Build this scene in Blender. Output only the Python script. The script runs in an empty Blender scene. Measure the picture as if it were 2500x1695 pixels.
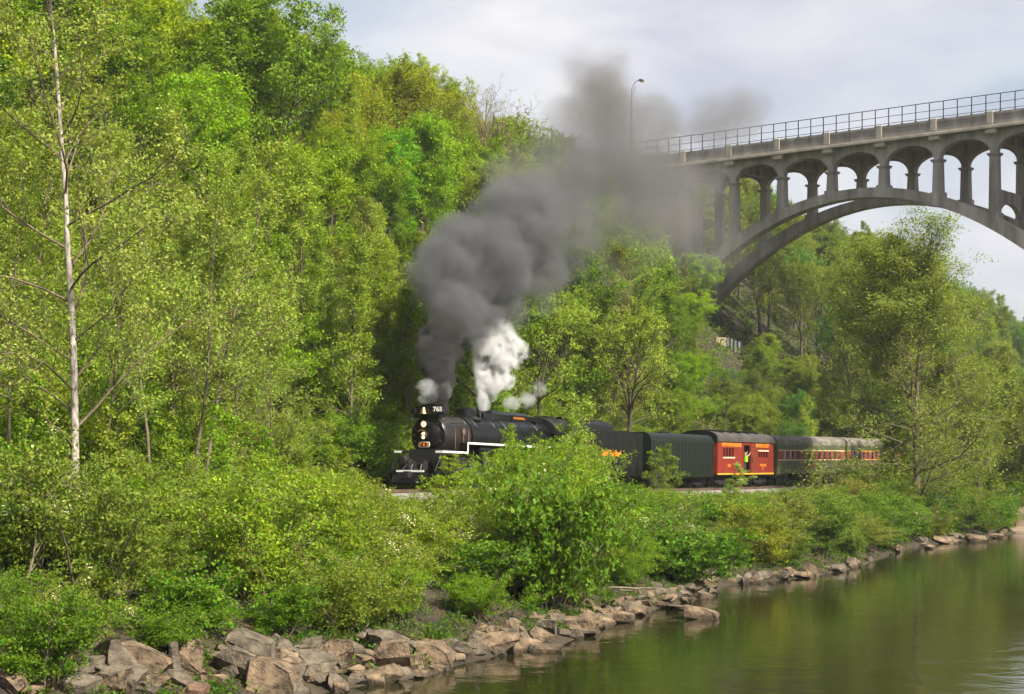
import bpy, math, random
import numpy as np
from mathutils import Vector, Matrix, Euler

# ------------------------------------------------------------------ camera, sky, sun, exposure
SC = bpy.context.scene
COL = SC.collection
F, HORIZON, CAMZ = 4300.0, 1115.0, 7.0          # focal length and horizon row in photo pixels, eye height above the river (m)
cam = bpy.data.cameras.new('camera'); camo = bpy.data.objects.new('camera', cam); COL.objects.link(camo)
camo.location = (0, 0, CAMZ); camo.rotation_euler = (math.radians(90), 0, 0)
cam.sensor_width = 36.0; cam.lens = 36.0 * F / 2500.0; cam.shift_y = (HORIZON - 847.5) / 2500.0
cam.clip_start = 0.5; cam.clip_end = 6000
SC.camera = camo
SUN_DIR = Vector((0.74, -0.67, 0.92)).normalized()      # towards the sun
sun = bpy.data.lights.new('sun', 'SUN'); sun.energy = 4.3; sun.angle = math.radians(3.0); sun.color = (1.0, 0.93, 0.80)
suno = bpy.data.objects.new('sun', sun); COL.objects.link(suno); suno.location = (60, -60, 120)
suno.rotation_euler = SUN_DIR.to_track_quat('Z', 'Y').to_euler()
W = bpy.data.worlds.new('World'); SC.world = W; W.use_nodes = True
nt = W.node_tree; nt.nodes.clear()
def wn(t, **k):
    n = nt.nodes.new(t)
    for a, b in k.items(): setattr(n, a, b)
    return n
sky = wn('ShaderNodeTexSky', sky_type='NISHITA', sun_disc=False)
sky.sun_elevation = math.asin(SUN_DIR.z); sky.sun_rotation = math.atan2(SUN_DIR.x, SUN_DIR.y)
sky.air_density = 1.3; sky.dust_density = 2.0; sky.ozone_density = 1.5
tc = wn('ShaderNodeTexCoord'); mp = wn('ShaderNodeMapping'); mp.inputs['Scale'].default_value = (1.0, 1.0, 2.2)
nz = wn('ShaderNodeTexNoise'); nz.inputs['Scale'].default_value = 4.2; nz.inputs['Detail'].default_value = 7; nz.inputs['Roughness'].default_value = 0.52; nz.inputs['Distortion'].default_value = 0.3
cr = wn('ShaderNodeValToRGB'); cr.color_ramp.elements[0].position = 0.36; cr.color_ramp.elements[1].position = 0.66
cr.color_ramp.elements[0].color = (0.42, 0.42, 0.42, 1); cr.color_ramp.elements[1].color = (1, 1, 1, 1)
mx = wn('ShaderNodeMixRGB'); mx.inputs['Color2'].default_value = (6.1, 6.1, 6.85, 1)
bg = wn('ShaderNodeBackground'); bg.inputs['Strength'].default_value = 0.060
wo = wn('ShaderNodeOutputWorld')
nz2 = wn('ShaderNodeTexNoise'); nz2.inputs['Scale'].default_value = 6.5; nz2.inputs['Detail'].default_value = 6; nz2.inputs['Roughness'].default_value = 0.5; nz2.inputs['Distortion'].default_value = 0.5
cr2 = wn('ShaderNodeValToRGB'); cr2.color_ramp.elements[0].position = 0.35; cr2.color_ramp.elements[1].position = 0.66; cr2.color_ramp.elements[0].color = (0.66, 0.68, 0.79, 1); cr2.color_ramp.elements[1].color = (0.98, 0.96, 0.99, 1)
sc2 = wn('ShaderNodeVectorMath', operation='SCALE'); sc2.inputs['Scale'].default_value = 6.4
L = nt.links.new
L(mp.outputs[0], nz2.inputs['Vector']); L(nz2.outputs['Fac'], cr2.inputs[0]); L(cr2.outputs[0], sc2.inputs[0]); L(sc2.outputs[0], mx.inputs['Color2'])
L(tc.outputs['Generated'], mp.inputs['Vector']); L(mp.outputs[0], nz.inputs['Vector']); L(nz.outputs['Fac'], cr.inputs[0])
L(cr.outputs[0], mx.inputs['Fac']); L(sky.outputs[0], mx.inputs['Color1']); L(mx.outputs[0], bg.inputs['Color']); L(bg.outputs[0], wo.inputs[0])
SC.view_settings.view_transform = 'Standard'; SC.view_settings.look = 'None'; SC.view_settings.gamma = 1.0
SC.view_settings.exposure = 1.32; SC.view_settings.use_curve_mapping = False
SC.render.engine = 'CYCLES'
cy = SC.cycles
cy.max_bounces = 6; cy.diffuse_bounces = 3; cy.glossy_bounces = 3; cy.transmission_bounces = 4; cy.volume_bounces = 1; cy.transparent_max_bounces = 8
cy.use_adaptive_sampling = True; cy.adaptive_threshold = 0.03; cy.volume_step_rate = 2.0; cy.volume_max_steps = 256; cy.use_denoising = True; cy.caustics_reflective = False; cy.caustics_refractive = False

RNG = np.random.default_rng(765); random.seed(765)

# ------------------------------------------------------------------ places: pixel rays, railway line, ground heights
def at(px, py, D):                       # the point at depth D seen at photo pixel (px, py)
    return Vector(((px - 1250.0) / F * D, D, CAMZ + (HORIZON - py) / F * D))
def pix(p):
    return 1250 + F * p[0] / p[1], HORIZON - F * (p[2] - CAMZ) / p[1]
A0 = np.array([-4.77, 100.0]); TD = np.array([0.459, 0.888]); TD = TD / np.linalg.norm(TD); TN = np.array([TD[1], -TD[0]])   # railway: start, direction, river-side normal
TRACK_ANGLE = math.atan2(TD[1], TD[0])
def sn(x, y):
    dx, dy = np.asarray(x) - A0[0], np.asarray(y) - A0[1]
    return dx * TD[0] + dy * TD[1], dx * TN[0] + dy * TN[1]
def xy(s, n):
    return A0[0] + s * TD[0] + n * TN[0], A0[1] + s * TD[1] + n * TN[1]
def zrail(s): return np.interp(s, [-80, 0, 25, 50, 500], [5.45, 5.2, 4.72, 4.5, 4.5])
_edge = [(861,1678),(1043,1653),(1124,1622),(1264,1590),(1361,1580),(1431,1549),(1592,1490),(1735,1455),(1764,1431),(1979,1409),(2087,1388),(2216,1339),(2442,1307),(2520,1297)]
_es, _en = [], []
for ex, ey in _edge:
    D_ = F * CAMZ / (ey - HORIZON); a_, b_ = sn((ex - 1250) / F * D_, D_); _es.append(float(a_)); _en.append(float(b_))
_o = np.argsort(_es); _es = [-400, -60] + [_es[i] for i in _o] + [140, 900]; _en = [24, 21] + [_en[i] for i in _o] + [18, 20]
def bank(s): return np.interp(s, _es, _en)
def lump(x, y, f): return np.sin(x * f + 1.3) * np.cos(y * f * 1.17 + 0.4) + 0.5 * np.sin(x * f * 2.3 + y * f * 1.9 + 2.1) + 0.25 * np.sin(x * f * 5.1 - y * f * 4.3)
def ground(x, y):
    s, n = sn(x, y); zr = zrail(s); w = bank(s)
    t = np.clip((n - 4.6) / (w - 4.6), 0, 1)
    zb = (zr - 0.75) * (1 - t ** 1.55) + 0.18 * lump(x, y, 0.8) * np.clip(t * 4, 0, 1) * np.clip((1 - t) * 6, 0, 1)
    zr_ = np.where(n > w, -1.8 * np.clip((n - w) / 4.0, 0, 1), zb)
    far = np.clip((n - 68) / 30, 0, 1); zr_ = zr_ + far * (5.5 + 0.4 * lump(x, y, 0.1))
    h = np.clip(-n - 4.6, 0, None)
    hz = zr - 0.75 + np.where(h < 52, 0.78 * h, 0.78 * 52 + 0.004 * (h - 52)) + 0.5 * lump(x, y, 0.25) * np.clip(h / 6, 0, 1)
    return np.where(n < -4.6, hz, np.where(n < 4.6, zr - 0.75, zr_))
def on_ground(px, py, dmax=420):          # where the ray through a photo pixel meets the ground or the river
    D = 40.0
    while D < dmax:
        p = at(px, py, D)
        if p.z <= max(float(ground(p.x, p.y)), 0.0): return p
        D += 0.25
    return at(px, py, dmax)

# ------------------------------------------------------------------ helpers
def link(o, parent=None):
    COL.objects.link(o)
    if parent is not None: o.parent = parent
    return o
def tag(o, label, cat=None, group=None, kind=None):
    if label: o['label'] = label
    if cat: o['category'] = cat
    if group: o['group'] = group
    if kind: o['kind'] = kind
    return o
def empty(name, loc=(0, 0, 0), rot=(0, 0, 0)):
    o = bpy.data.objects.new(name, None); link(o); o.location = loc; o.rotation_euler = rot; o.empty_display_size = 0.5
    return o
class MB:
    def __init__(self): self.v = []; self.f = []; self.m = []
    def add(self, vs, fs, mi=0):
        b = len(self.v); self.v += [tuple(p) for p in vs]
        self.f += [tuple(b + i for i in f) for f in fs]; self.m += [mi] * len(fs); return self
    def box(self, x0, x1, y0, y1, z0, z1, mi=0):
        return self.add([(x0,y0,z0),(x1,y0,z0),(x1,y1,z0),(x0,y1,z0),(x0,y0,z1),(x1,y0,z1),(x1,y1,z1),(x0,y1,z1)],
                        [(0,3,2,1),(4,5,6,7),(0,1,5,4),(1,2,6,5),(2,3,7,6),(3,0,4,7)], mi)
    def cbox(self, x0, x1, y0, y1, z0, z1, c=0.03, mi=0):      # box with chamfered long edges along x
        pr = [(y0+c,z0),(y1-c,z0),(y1,z0+c),(y1,z1-c),(y1-c,z1),(y0+c,z1),(y0,z1-c),(y0,z0+c)]
        return self.prism_x(pr, x0, x1, mi)
    def prism_x(self, pr, x0, x1, mi=0):                        # profile in (y, z), extruded along x
        n = len(pr)
        return self.add([(x0,a,b) for a,b in pr] + [(x1,a,b) for a,b in pr],
                        [tuple(range(n))[::-1], tuple(range(n, 2*n))] + [(i,(i+1)%n,n+(i+1)%n,n+i) for i in range(n)], mi)
    def prism_y(self, pr, y0, y1, mi=0):                        # profile in (x, z), extruded along y
        n = len(pr)
        return self.add([(a,y0,b) for a,b in pr] + [(a,y1,b) for a,b in pr],
                        [tuple(range(n)), tuple(range(n, 2*n))[::-1]] + [((i+1)%n,i,n+i,n+(i+1)%n) for i in range(n)], mi)
    def tube(self, pts, rs, n=8, mi=0, cap=True):
        pts = [Vector(p) for p in pts]; rings = []
        if not hasattr(rs, '__len__'): rs = [rs] * len(pts)
        for i, p in enumerate(pts):
            d = (pts[min(i+1, len(pts)-1)] - pts[max(i-1, 0)]).normalized()
            u = d.cross(Vector((0,0,1))) if abs(d.z) < 0.9 else d.cross(Vector((1,0,0)))
            u.normalize(); w = d.cross(u)
            rings.append([p + (u*math.cos(2*math.pi*k/n) + w*math.sin(2*math.pi*k/n)) * rs[i] for k in range(n)])
        vs = [q for r in rings for q in r]; fs = []
        for i in range(len(pts)-1):
            for k in range(n): fs.append((i*n+k, i*n+(k+1)%n, (i+1)*n+(k+1)%n, (i+1)*n+k))
        if cap: fs += [tuple(range(n))[::-1], tuple(range((len(pts)-1)*n, len(pts)*n))]
        return self.add(vs, fs, mi)
    def lathe(self, o, axis, prof, n=24, mi=0):                 # prof: (distance along axis, radius)
        o = Vector(o); a = Vector(axis).normalized()
        return self.tube([o + a*t for t, r in prof], [max(r, 1e-3) for t, r in prof], n, mi)
    def mesh(self, name, mats, smooth=False):
        me = bpy.data.meshes.new(name); me.from_pydata(self.v, [], self.f)
        for m in (mats if isinstance(mats, (list, tuple)) else [mats]): me.materials.append(m)
        if any(self.m): me.polygons.foreach_set('material_index', self.m)
        me.validate(); me.update()
        if smooth:
            me.polygons.foreach_set('use_smooth', [True]*len(me.polygons)); me.set_sharp_from_angle(angle=math.radians(38))
        return me
    def build(self, name, mats, parent=None, smooth=False):
        return link(bpy.data.objects.new(name, self.mesh(name, mats, smooth)), parent)
def text(name, s, size, mat, parent, loc, rot, shear=0.0, ext=0.004, sx=1.0, label=None, bold=0.0):
    c = bpy.data.curves.new(name, 'FONT'); c.body = s; c.size = size; c.align_x = 'CENTER'; c.align_y = 'CENTER'; c.shear = shear; c.extrude = ext; c.offset = bold
    c.resolution_u = 3; c.materials.append(mat)
    tmp = bpy.data.objects.new(name, c); COL.objects.link(tmp); dg = bpy.context.evaluated_depsgraph_get(); me = bpy.data.meshes.new_from_object(tmp.evaluated_get(dg)); bpy.data.objects.remove(tmp)
    if not me.materials: me.materials.append(mat)
    o = link(bpy.data.objects.new(name, me), parent); o.location = loc; o.rotation_euler = rot; o.scale = (sx, 1, 1)
    if label: o['label'] = label
    return o

# ------------------------------------------------------------------ materials
def mat(name, col, rough=0.6, metal=0.0, spec=0.4, var=0.25, scale=3.0, bump=0.0, bscale=20.0, col2=None, coat=0.0, stretch=(1,1,1), emis=None, detail=6):
    m = bpy.data.materials.new(name); m.use_nodes = True; t = m.node_tree; b = t.nodes['Principled BSDF']
    b.inputs['Roughness'].default_value = rough; b.inputs['Metallic'].default_value = metal; b.inputs['Specular IOR Level'].default_value = spec
    b.inputs['Coat Weight'].default_value = coat; b.inputs['Coat Roughness'].default_value = 0.12
    c = t.nodes.new('ShaderNodeTexCoord'); mpn = t.nodes.new('ShaderNodeMapping'); mpn.inputs['Scale'].default_value = stretch
    if name.startswith('rock_'): c = t.nodes.new('ShaderNodeNewGeometry'); t.links.new(c.outputs['Position'], mpn.inputs[0])
    else: t.links.new(c.outputs['Object'], mpn.inputs[0])
    n = t.nodes.new('ShaderNodeTexNoise'); n.inputs['Scale'].default_value = scale; n.inputs['Detail'].default_value = detail; n.inputs['Roughness'].default_value = 0.62
    t.links.new(mpn.outputs[0], n.inputs['Vector'])
    r = t.nodes.new('ShaderNodeValToRGB'); r.color_ramp.elements[0].position = 0.32; r.color_ramp.elements[1].position = 0.68
    lo = [x*(1-var) for x in col]; hi = list(col2) if col2 else [min(1, x*(1+var)) for x in col]
    r.color_ramp.elements[0].color = (*lo, 1); r.color_ramp.elements[1].color = (*hi, 1)
    t.links.new(n.outputs['Fac'], r.inputs[0]); t.links.new(r.outputs[0], b.inputs['Base Color'])
    if name.startswith('rock_'):        # wet, silt-dark band where the river wets the stone
        sp_ = t.nodes.new('ShaderNodeSeparateXYZ'); t.links.new(c.outputs['Position'], sp_.inputs[0]); w_ = t.nodes.new('ShaderNodeMapRange'); w_.inputs[1].default_value = 0.10; w_.inputs[2].default_value = 0.30; w_.inputs[3].default_value = 0.42; w_.inputs[4].default_value = 1.0
        ad_ = t.nodes.new('ShaderNodeMath'); ad_.operation = 'MULTIPLY_ADD'; ad_.inputs[1].default_value = 0.35; t.links.new(n.outputs['Fac'], ad_.inputs[0]); 
        sb_ = t.nodes.new('ShaderNodeMath'); sb_.operation = 'SUBTRACT'; sb_.inputs[1].default_value = 0.17; t.links.new(sp_.outputs['Z'], sb_.inputs[0]); t.links.new(sb_.outputs[0], ad_.inputs[2]); t.links.new(ad_.outputs[0], w_.inputs[0])
        mm_ = t.nodes.new('ShaderNodeVectorMath'); mm_.operation = 'SCALE'; t.links.new(r.outputs[0], mm_.inputs[0]); t.links.new(w_.outputs[0], mm_.inputs['Scale']); t.links.new(mm_.outputs[0], b.inputs['Base Color'])
    if bump:
        n2 = t.nodes.new('ShaderNodeTexNoise'); n2.inputs['Scale'].default_value = bscale; n2.inputs['Detail'].default_value = 5
        t.links.new(mpn.outputs[0], n2.inputs['Vector'])
        bm = t.nodes.new('ShaderNodeBump'); bm.inputs['Strength'].default_value = bump; bm.inputs['Distance'].default_value = 0.08
        t.links.new(n2.outputs['Fac'], bm.inputs['Height']); t.links.new(bm.outputs[0], b.inputs['Normal'])
    if emis:
        b.inputs['Emission Color'].default_value = (*emis[:3], 1); b.inputs['Emission Strength'].default_value = emis[3]
    return m
def leaf_mat(name, transl=0.42):
    m = bpy.data.materials.new(name); m.use_nodes = True; t = m.node_tree; t.nodes.clear(); N = t.nodes.new; K = t.links.new
    oi = N('ShaderNodeObjectInfo'); ge = N('ShaderNodeNewGeometry')
    hs = N('ShaderNodeHueSaturation')
    mr1 = N('ShaderNodeMapRange'); mr1.inputs[3].default_value = 0.465; mr1.inputs[4].default_value = 0.525
    mr2 = N('ShaderNodeMapRange'); mr2.inputs[3].default_value = 0.70; mr2.inputs[4].default_value = 1.35
    wnz = N('ShaderNodeTexWhiteNoise'); wnz.noise_dimensions = '1D'
    K(ge.outputs['Random Per Island'], mr2.inputs[0]); K(ge.outputs['Random Per Island'], wnz.inputs['W']); K(wnz.outputs['Value'], mr1.inputs[0])
    K(oi.outputs['Color'], hs.inputs['Color']); K(mr1.outputs[0], hs.inputs['Hue']); K(mr2.outputs[0], hs.inputs['Value'])
    pb = N('ShaderNodeBsdfPrincipled'); pb.inputs['Roughness'].default_value = 0.55; pb.inputs['Specular IOR Level'].default_value = 0.12
    tr = N('ShaderNodeBsdfTranslucent'); ms = N('ShaderNodeMixShader'); ms.inputs[0].default_value = transl
    g = N('ShaderNodeMixRGB'); g.blend_type = 'MULTIPLY'; g.inputs[0].default_value = 1.0; g.inputs[2].default_value = (1.16, 1.16, 0.40, 1)
    K(hs.outputs[0], pb.inputs['Base Color']); K(hs.outputs[0], g.inputs[1]); K(g.outputs[0], tr.inputs[0])
    K(pb.outputs[0], ms.inputs[1]); K(tr.outputs[0], ms.inputs[2])
    o = N('ShaderNodeOutputMaterial'); K(ms.outputs[0], o.inputs[0]); return m
M = {}
M['leaf'] = leaf_mat('leaf'); M['blossom'] = mat('blossom', (0.50, 0.46, 0.24), 0.6)
M['bark'] = mat('bark', (0.085, 0.065, 0.048), 0.9, var=0.5, scale=6, bump=0.6, stretch=(3,3,0.6))
M['paletwig'] = mat('pale_bark', (0.15, 0.112, 0.078), 0.85, var=0.45, scale=5, bump=0.4, stretch=(3,3,0.6))
M['sycamore'] = mat('sycamore_bark', (0.20, 0.15, 0.11), 0.8, var=0.55, scale=4.5, bump=0.3, col2=(0.58, 0.52, 0.45), stretch=(2,2,0.7), detail=8)
M['ground'] = mat('soil', (0.030, 0.022, 0.013), 0.95, var=0.5, scale=0.9, bump=0.9, bscale=3.0, col2=(0.060, 0.046, 0.025), detail=9)
M['ballast'] = mat('ballast_stone', (0.19, 0.168, 0.148), 0.95, var=0.5, scale=9.0, bump=0.9, bscale=14)
M['tie'] = mat('tie_wood', (0.06, 0.045, 0.035), 0.9, var=0.4, scale=4)
M['rail'] = mat('rail_steel', (0.16, 0.10, 0.07), 0.5, 0.6, var=0.3)
M['rock'] = mat('rock_tan', (0.098, 0.066, 0.039), 0.9, var=0.65, scale=2.2, bump=1.0, bscale=8.0, col2=(0.255, 0.180, 0.110), detail=9)
M['rockgrey'] = mat('rock_grey', (0.075, 0.058, 0.040), 0.9, var=0.5, scale=1.9, bump=1.0, bscale=7.0, col2=(0.185, 0.148, 0.105), detail=9)
M['rockred'] = mat('rock_red', (0.14, 0.07, 0.043), 0.9, var=0.5, scale=1.8, bump=0.8, bscale=5.0, col2=(0.23, 0.14, 0.095), detail=9)
M['concrete'] = mat('bridge_concrete', (0.275, 0.245, 0.21), 0.9, var=0.36, scale=0.8, bump=0.25, bscale=3.0, col2=(0.41, 0.37, 0.325), stretch=(1,1,0.16), detail=9)
M['concrete_pale'] = mat('pale_concrete', (0.42, 0.37, 0.30), 0.9, var=0.3, scale=0.8, bump=0.25, bscale=4.0, stretch=(1,1,0.4), detail=8)
M['wallconc'] = mat('river_wall_concrete', (0.15, 0.108, 0.072), 0.92, var=0.35, scale=0.6, bump=0.4, bscale=3, stretch=(1,1,2.2), detail=8)
M['wallfoot'] = mat('river_wall_footing', (0.22, 0.165, 0.115), 0.9, var=0.3, scale=0.8, bump=0.3, bscale=3)
M['fence'] = mat('fence_steel', (0.035, 0.035, 0.045), 0.55, 0.3)
M['black'] = mat('black_paint', (0.0045, 0.0045, 0.005), 0.32, spec=0.30, var=0.4, scale=2.5)
M['blackmatt'] = mat('black_underframe', (0.007, 0.006, 0.0055), 0.75, var=0.5, scale=4)
M['graphite'] = mat('graphite', (0.017, 0.014, 0.013), 0.45, spec=0.35, var=0.35, scale=2.2)
M['tenderblack'] = mat('tender_black', (0.0045, 0.0055, 0.005), 0.45, spec=0.25, var=0.35, scale=1.4)
M['auxgreen'] = mat('dark_green_black', (0.006, 0.0095, 0.007), 0.36, spec=0.35, var=0.3, scale=1.0, stretch=(1,1,0.3))
M['white'] = mat('white_trim', (0.78, 0.76, 0.72), 0.5, var=0.08)
M['orange'] = mat('orange_letters', (0.80, 0.24, 0.02), 0.5, var=0.05)
M['gold'] = mat('gold_letters', (0.80, 0.26, 0.02), 0.5, var=0.1)
M['brass'] = mat('bell_brass', (0.72, 0.42, 0.14), 0.28, 0.9, var=0.15)
M['steel'] = mat('bare_steel', (0.22, 0.21, 0.20), 0.35, 0.85, var=0.3)
M['redcar'] = mat('red_paint', (0.165, 0.018, 0.010), 0.55, spec=0.22, var=0.28, scale=1.3, col2=(0.235, 0.028, 0.015), stretch=(1,1,0.25))
M['reddoor'] = mat('red_door_paint', (0.16, 0.026, 0.011), 0.6, var=0.3, scale=2.0, stretch=(3,1,0.2))
M['roofgrey'] = mat('car_roof_paint', (0.045, 0.040, 0.038), 0.55, var=0.35, scale=1.2, col2=(0.085, 0.073, 0.067))
M['coachgreen'] = mat('coach_green', (0.062, 0.072, 0.030), 0.55, var=0.2, scale=0.7, stretch=(1,1,0.3))
M['coachroof'] = mat('coach_roof', (0.13, 0.115, 0.095), 0.8, var=0.4, scale=1.1, col2=(0.21, 0.185, 0.155), stretch=(0.7,1,0.5))
M['maroon'] = mat('window_band_red', (0.22, 0.030, 0.024), 0.5, var=0.15)
M['cream'] = mat('cream_stripe', (0.85, 0.60, 0.36), 0.5, var=0.08)
M['yellow'] = mat('yellow_stripe', (0.85, 0.36, 0.03), 0.5, var=0.06)
M['glass'] = mat('window_glass', (0.012, 0.014, 0.012), 0.08, spec=0.6, var=0.3)
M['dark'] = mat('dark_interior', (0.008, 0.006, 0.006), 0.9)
M['lamp_on'] = mat('lamp_lit', (1.0, 0.6, 0.3), 0.2, emis=(1.0, 0.36, 0.08, 0.55))
M['bulb_on'] = mat('bulb_lit', (1.0, 0.8, 0.5), 0.2, emis=(1.0, 0.66, 0.34, 3.2))
M['coal'] = mat('coal', (0.01, 0.01, 0.011), 0.6, var=0.5, scale=8, bump=1.0, bscale=12)
M['skin'] = mat('skin', (0.55, 0.33, 0.24), 0.6, var=0.05); M['vest'] = mat('hi_vis_vest', (0.30, 0.85, 0.02), 0.6, var=0.05)
M['shirt'] = mat('dark_shirt', (0.03, 0.05, 0.09), 0.8); M['trousers'] = mat('dark_trousers', (0.035, 0.035, 0.05), 0.85); M['hair'] = mat('hair', (0.10, 0.07, 0.045), 0.8)
M['amber'] = mat('lamp_lens', (0.42, 0.20, 0.07), 0.3)
M['wood'] = mat('driftwood', (0.28, 0.22, 0.16), 0.85, var=0.3, scale=4, stretch=(1,1,4))
M['plank'] = mat('weathered_plank', (0.13, 0.13, 0.125), 0.9, var=0.3, scale=2, stretch=(3,3,0.4)); M['tanblock'] = mat('tan_block', (0.30, 0.24, 0.16), 0.9, var=0.25, scale=3)

# water
def water_mat():
    m = bpy.data.materials.new('river_water'); m.use_nodes = True; t = m.node_tree; b = t.nodes['Principled BSDF']; N = t.nodes.new; K = t.links.new
    b.inputs['Base Color'].default_value = (0.017, 0.0165, 0.0045, 1); b.inputs['Roughness'].default_value = 0.06; b.inputs['IOR'].default_value = 1.33; b.inputs['Specular IOR Level'].default_value = 0.5
    c = N('ShaderNodeTexCoord'); mp1 = N('ShaderNodeMapping'); mp1.inputs['Rotation'].default_value = (0, 0, -0.35); mp1.inputs['Scale'].default_value = (0.9, 0.9, 1)
    n1 = N('ShaderNodeTexNoise'); n1.inputs['Scale'].default_value = 0.55; n1.inputs['Detail'].default_value = 3.0; n1.inputs['Roughness'].default_value = 0.55; n1.inputs['Distortion'].default_value = 0.8
    n2 = N('ShaderNodeTexNoise'); n2.inputs['Scale'].default_value = 3.2; n2.inputs['Detail'].default_value = 2
    n3 = N('ShaderNodeTexNoise'); n3.inputs['Scale'].default_value = 0.09; n3.inputs['Detail'].default_value = 3
    K(c.outputs['Object'], mp1.inputs[0])
    for n in (n1, n2, n3): K(mp1.outputs[0], n.inputs['Vector'])
    mr = N('ShaderNodeMapRange'); mr.inputs[1].default_value = 0.42; mr.inputs[2].default_value = 0.68; mr.inputs[3].default_value = 0.10; mr.inputs[4].default_value = 0.36
    K(n3.outputs['Fac'], mr.inputs[0])
    ml = N('ShaderNodeMath'); ml.operation = 'MULTIPLY'; K(n2.outputs['Fac'], ml.inputs[0]); K(mr.outputs[0], ml.inputs[1])
    ad = N('ShaderNodeMath'); ad.operation = 'ADD'; K(n1.outputs['Fac'], ad.inputs[0]); K(ml.outputs[0], ad.inputs[1])
    bm = N('ShaderNodeBump'); bm.inputs['Strength'].default_value = 0.28; bm.inputs['Distance'].default_value = 0.10; K(ad.outputs[0], bm.inputs['Height']); K(bm.outputs[0], b.inputs['Normal'])
    return m
M['water'] = water_mat()

# ------------------------------------------------------------------ the setting: ground, river, railway
def terrain():
    s = np.concatenate([np.linspace(-420, -80, 30), np.arange(-78, 130, 1.0), np.linspace(132, 300, 70), np.linspace(310, 1500, 50)])
    n = np.concatenate([np.linspace(-1600, -90, 24), np.linspace(-86, -6, 54), [-5, -4.6, 0, 4.6], np.arange(5.2, 30, 0.6), np.linspace(31, 110, 26), np.linspace(120, 1400, 18)])
    S, Nn = np.meshgrid(s, n, indexing='ij'); X, Y = xy(S, Nn); Z = ground(X, Y)
    v = np.stack([X, Y, Z], -1).reshape(-1, 3); a, b = len(s), len(n)
    i = np.arange(a-1)[:, None]*b + np.arange(b-1)[None]; f = np.stack([i, i+b, i+b+1, i+1], -1).reshape(-1, 4)
    me = bpy.data.meshes.new('ground'); me.from_pydata(v.tolist(), [], f.tolist()); me.materials.append(M['ground'])
    me.polygons.foreach_set('use_smooth', [True]*len(me.polygons)); me.update(); me.flip_normals() if me.polygons[5].normal.z < 0 else None
    o = link(bpy.data.objects.new('ground', me)); return tag(o, 'brown earth of the wooded hillside and river bank', kind='structure')
terrain()
m_ = MB(); m_.add([(-900, -500, 0), (1500, -500, 0), (1500, 1500, 0), (-900, 1500, 0)], [(0, 1, 2, 3)])
tag(m_.build('river', M['water']), 'olive brown river with ripples along the rocky bank', kind='structure')

def railway():
    r = empty('railway', (float(xy(0, 0)[0]), float(xy(0, 0)[1]), 0), (0, 0, TRACK_ANGLE))
    tag(r, 'single railway line on pale ballast along the river bank', kind='structure')
    ss = np.arange(-80, 300, 4.0); prof = [(-2.9, -0.78), (-1.75, -0.18), (1.75, -0.18), (2.9, -0.78)]
    b = MB(); vs = [(s, y, float(zrail(s)) + z) for s in ss for y, z in prof]
    b.add(vs, [(i*4+k, i*4+k+1, i*4+k+5, i*4+k+4) for i in range(len(ss)-1) for k in range(3)]); b.build('ballast_bed', M['ballast'], r)
    for y in (-0.75, 0.75):
        b = MB(); pr = [(y-0.07,-0.16),(y+0.07,-0.16),(y+0.035,-0.02),(y+0.035,0.0),(y-0.035,0.0),(y-0.035,-0.02)]; k = len(pr)
        b.add([(s, a, float(zrail(s)) + z) for s in ss for a, z in pr], [(i*k+j, i*k+(j+1)%k, (i+1)*k+(j+1)%k, (i+1)*k+j) for i in range(len(ss)-1) for j in range(k)])
        b.build('rail', M['rail'], r)
    tm = MB().box(-0.11, 0.11, -1.3, 1.3, -0.30, -0.165).mesh('tie', M['tie'])
    for k in range(240):
        s = -35 + k * 0.6; o = link(bpy.data.objects.new('tie', tm), r); o.location = (s, 0, float(zrail(s))); o.rotation_euler[2] = random.uniform(-0.02, 0.02)
railway()

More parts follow.
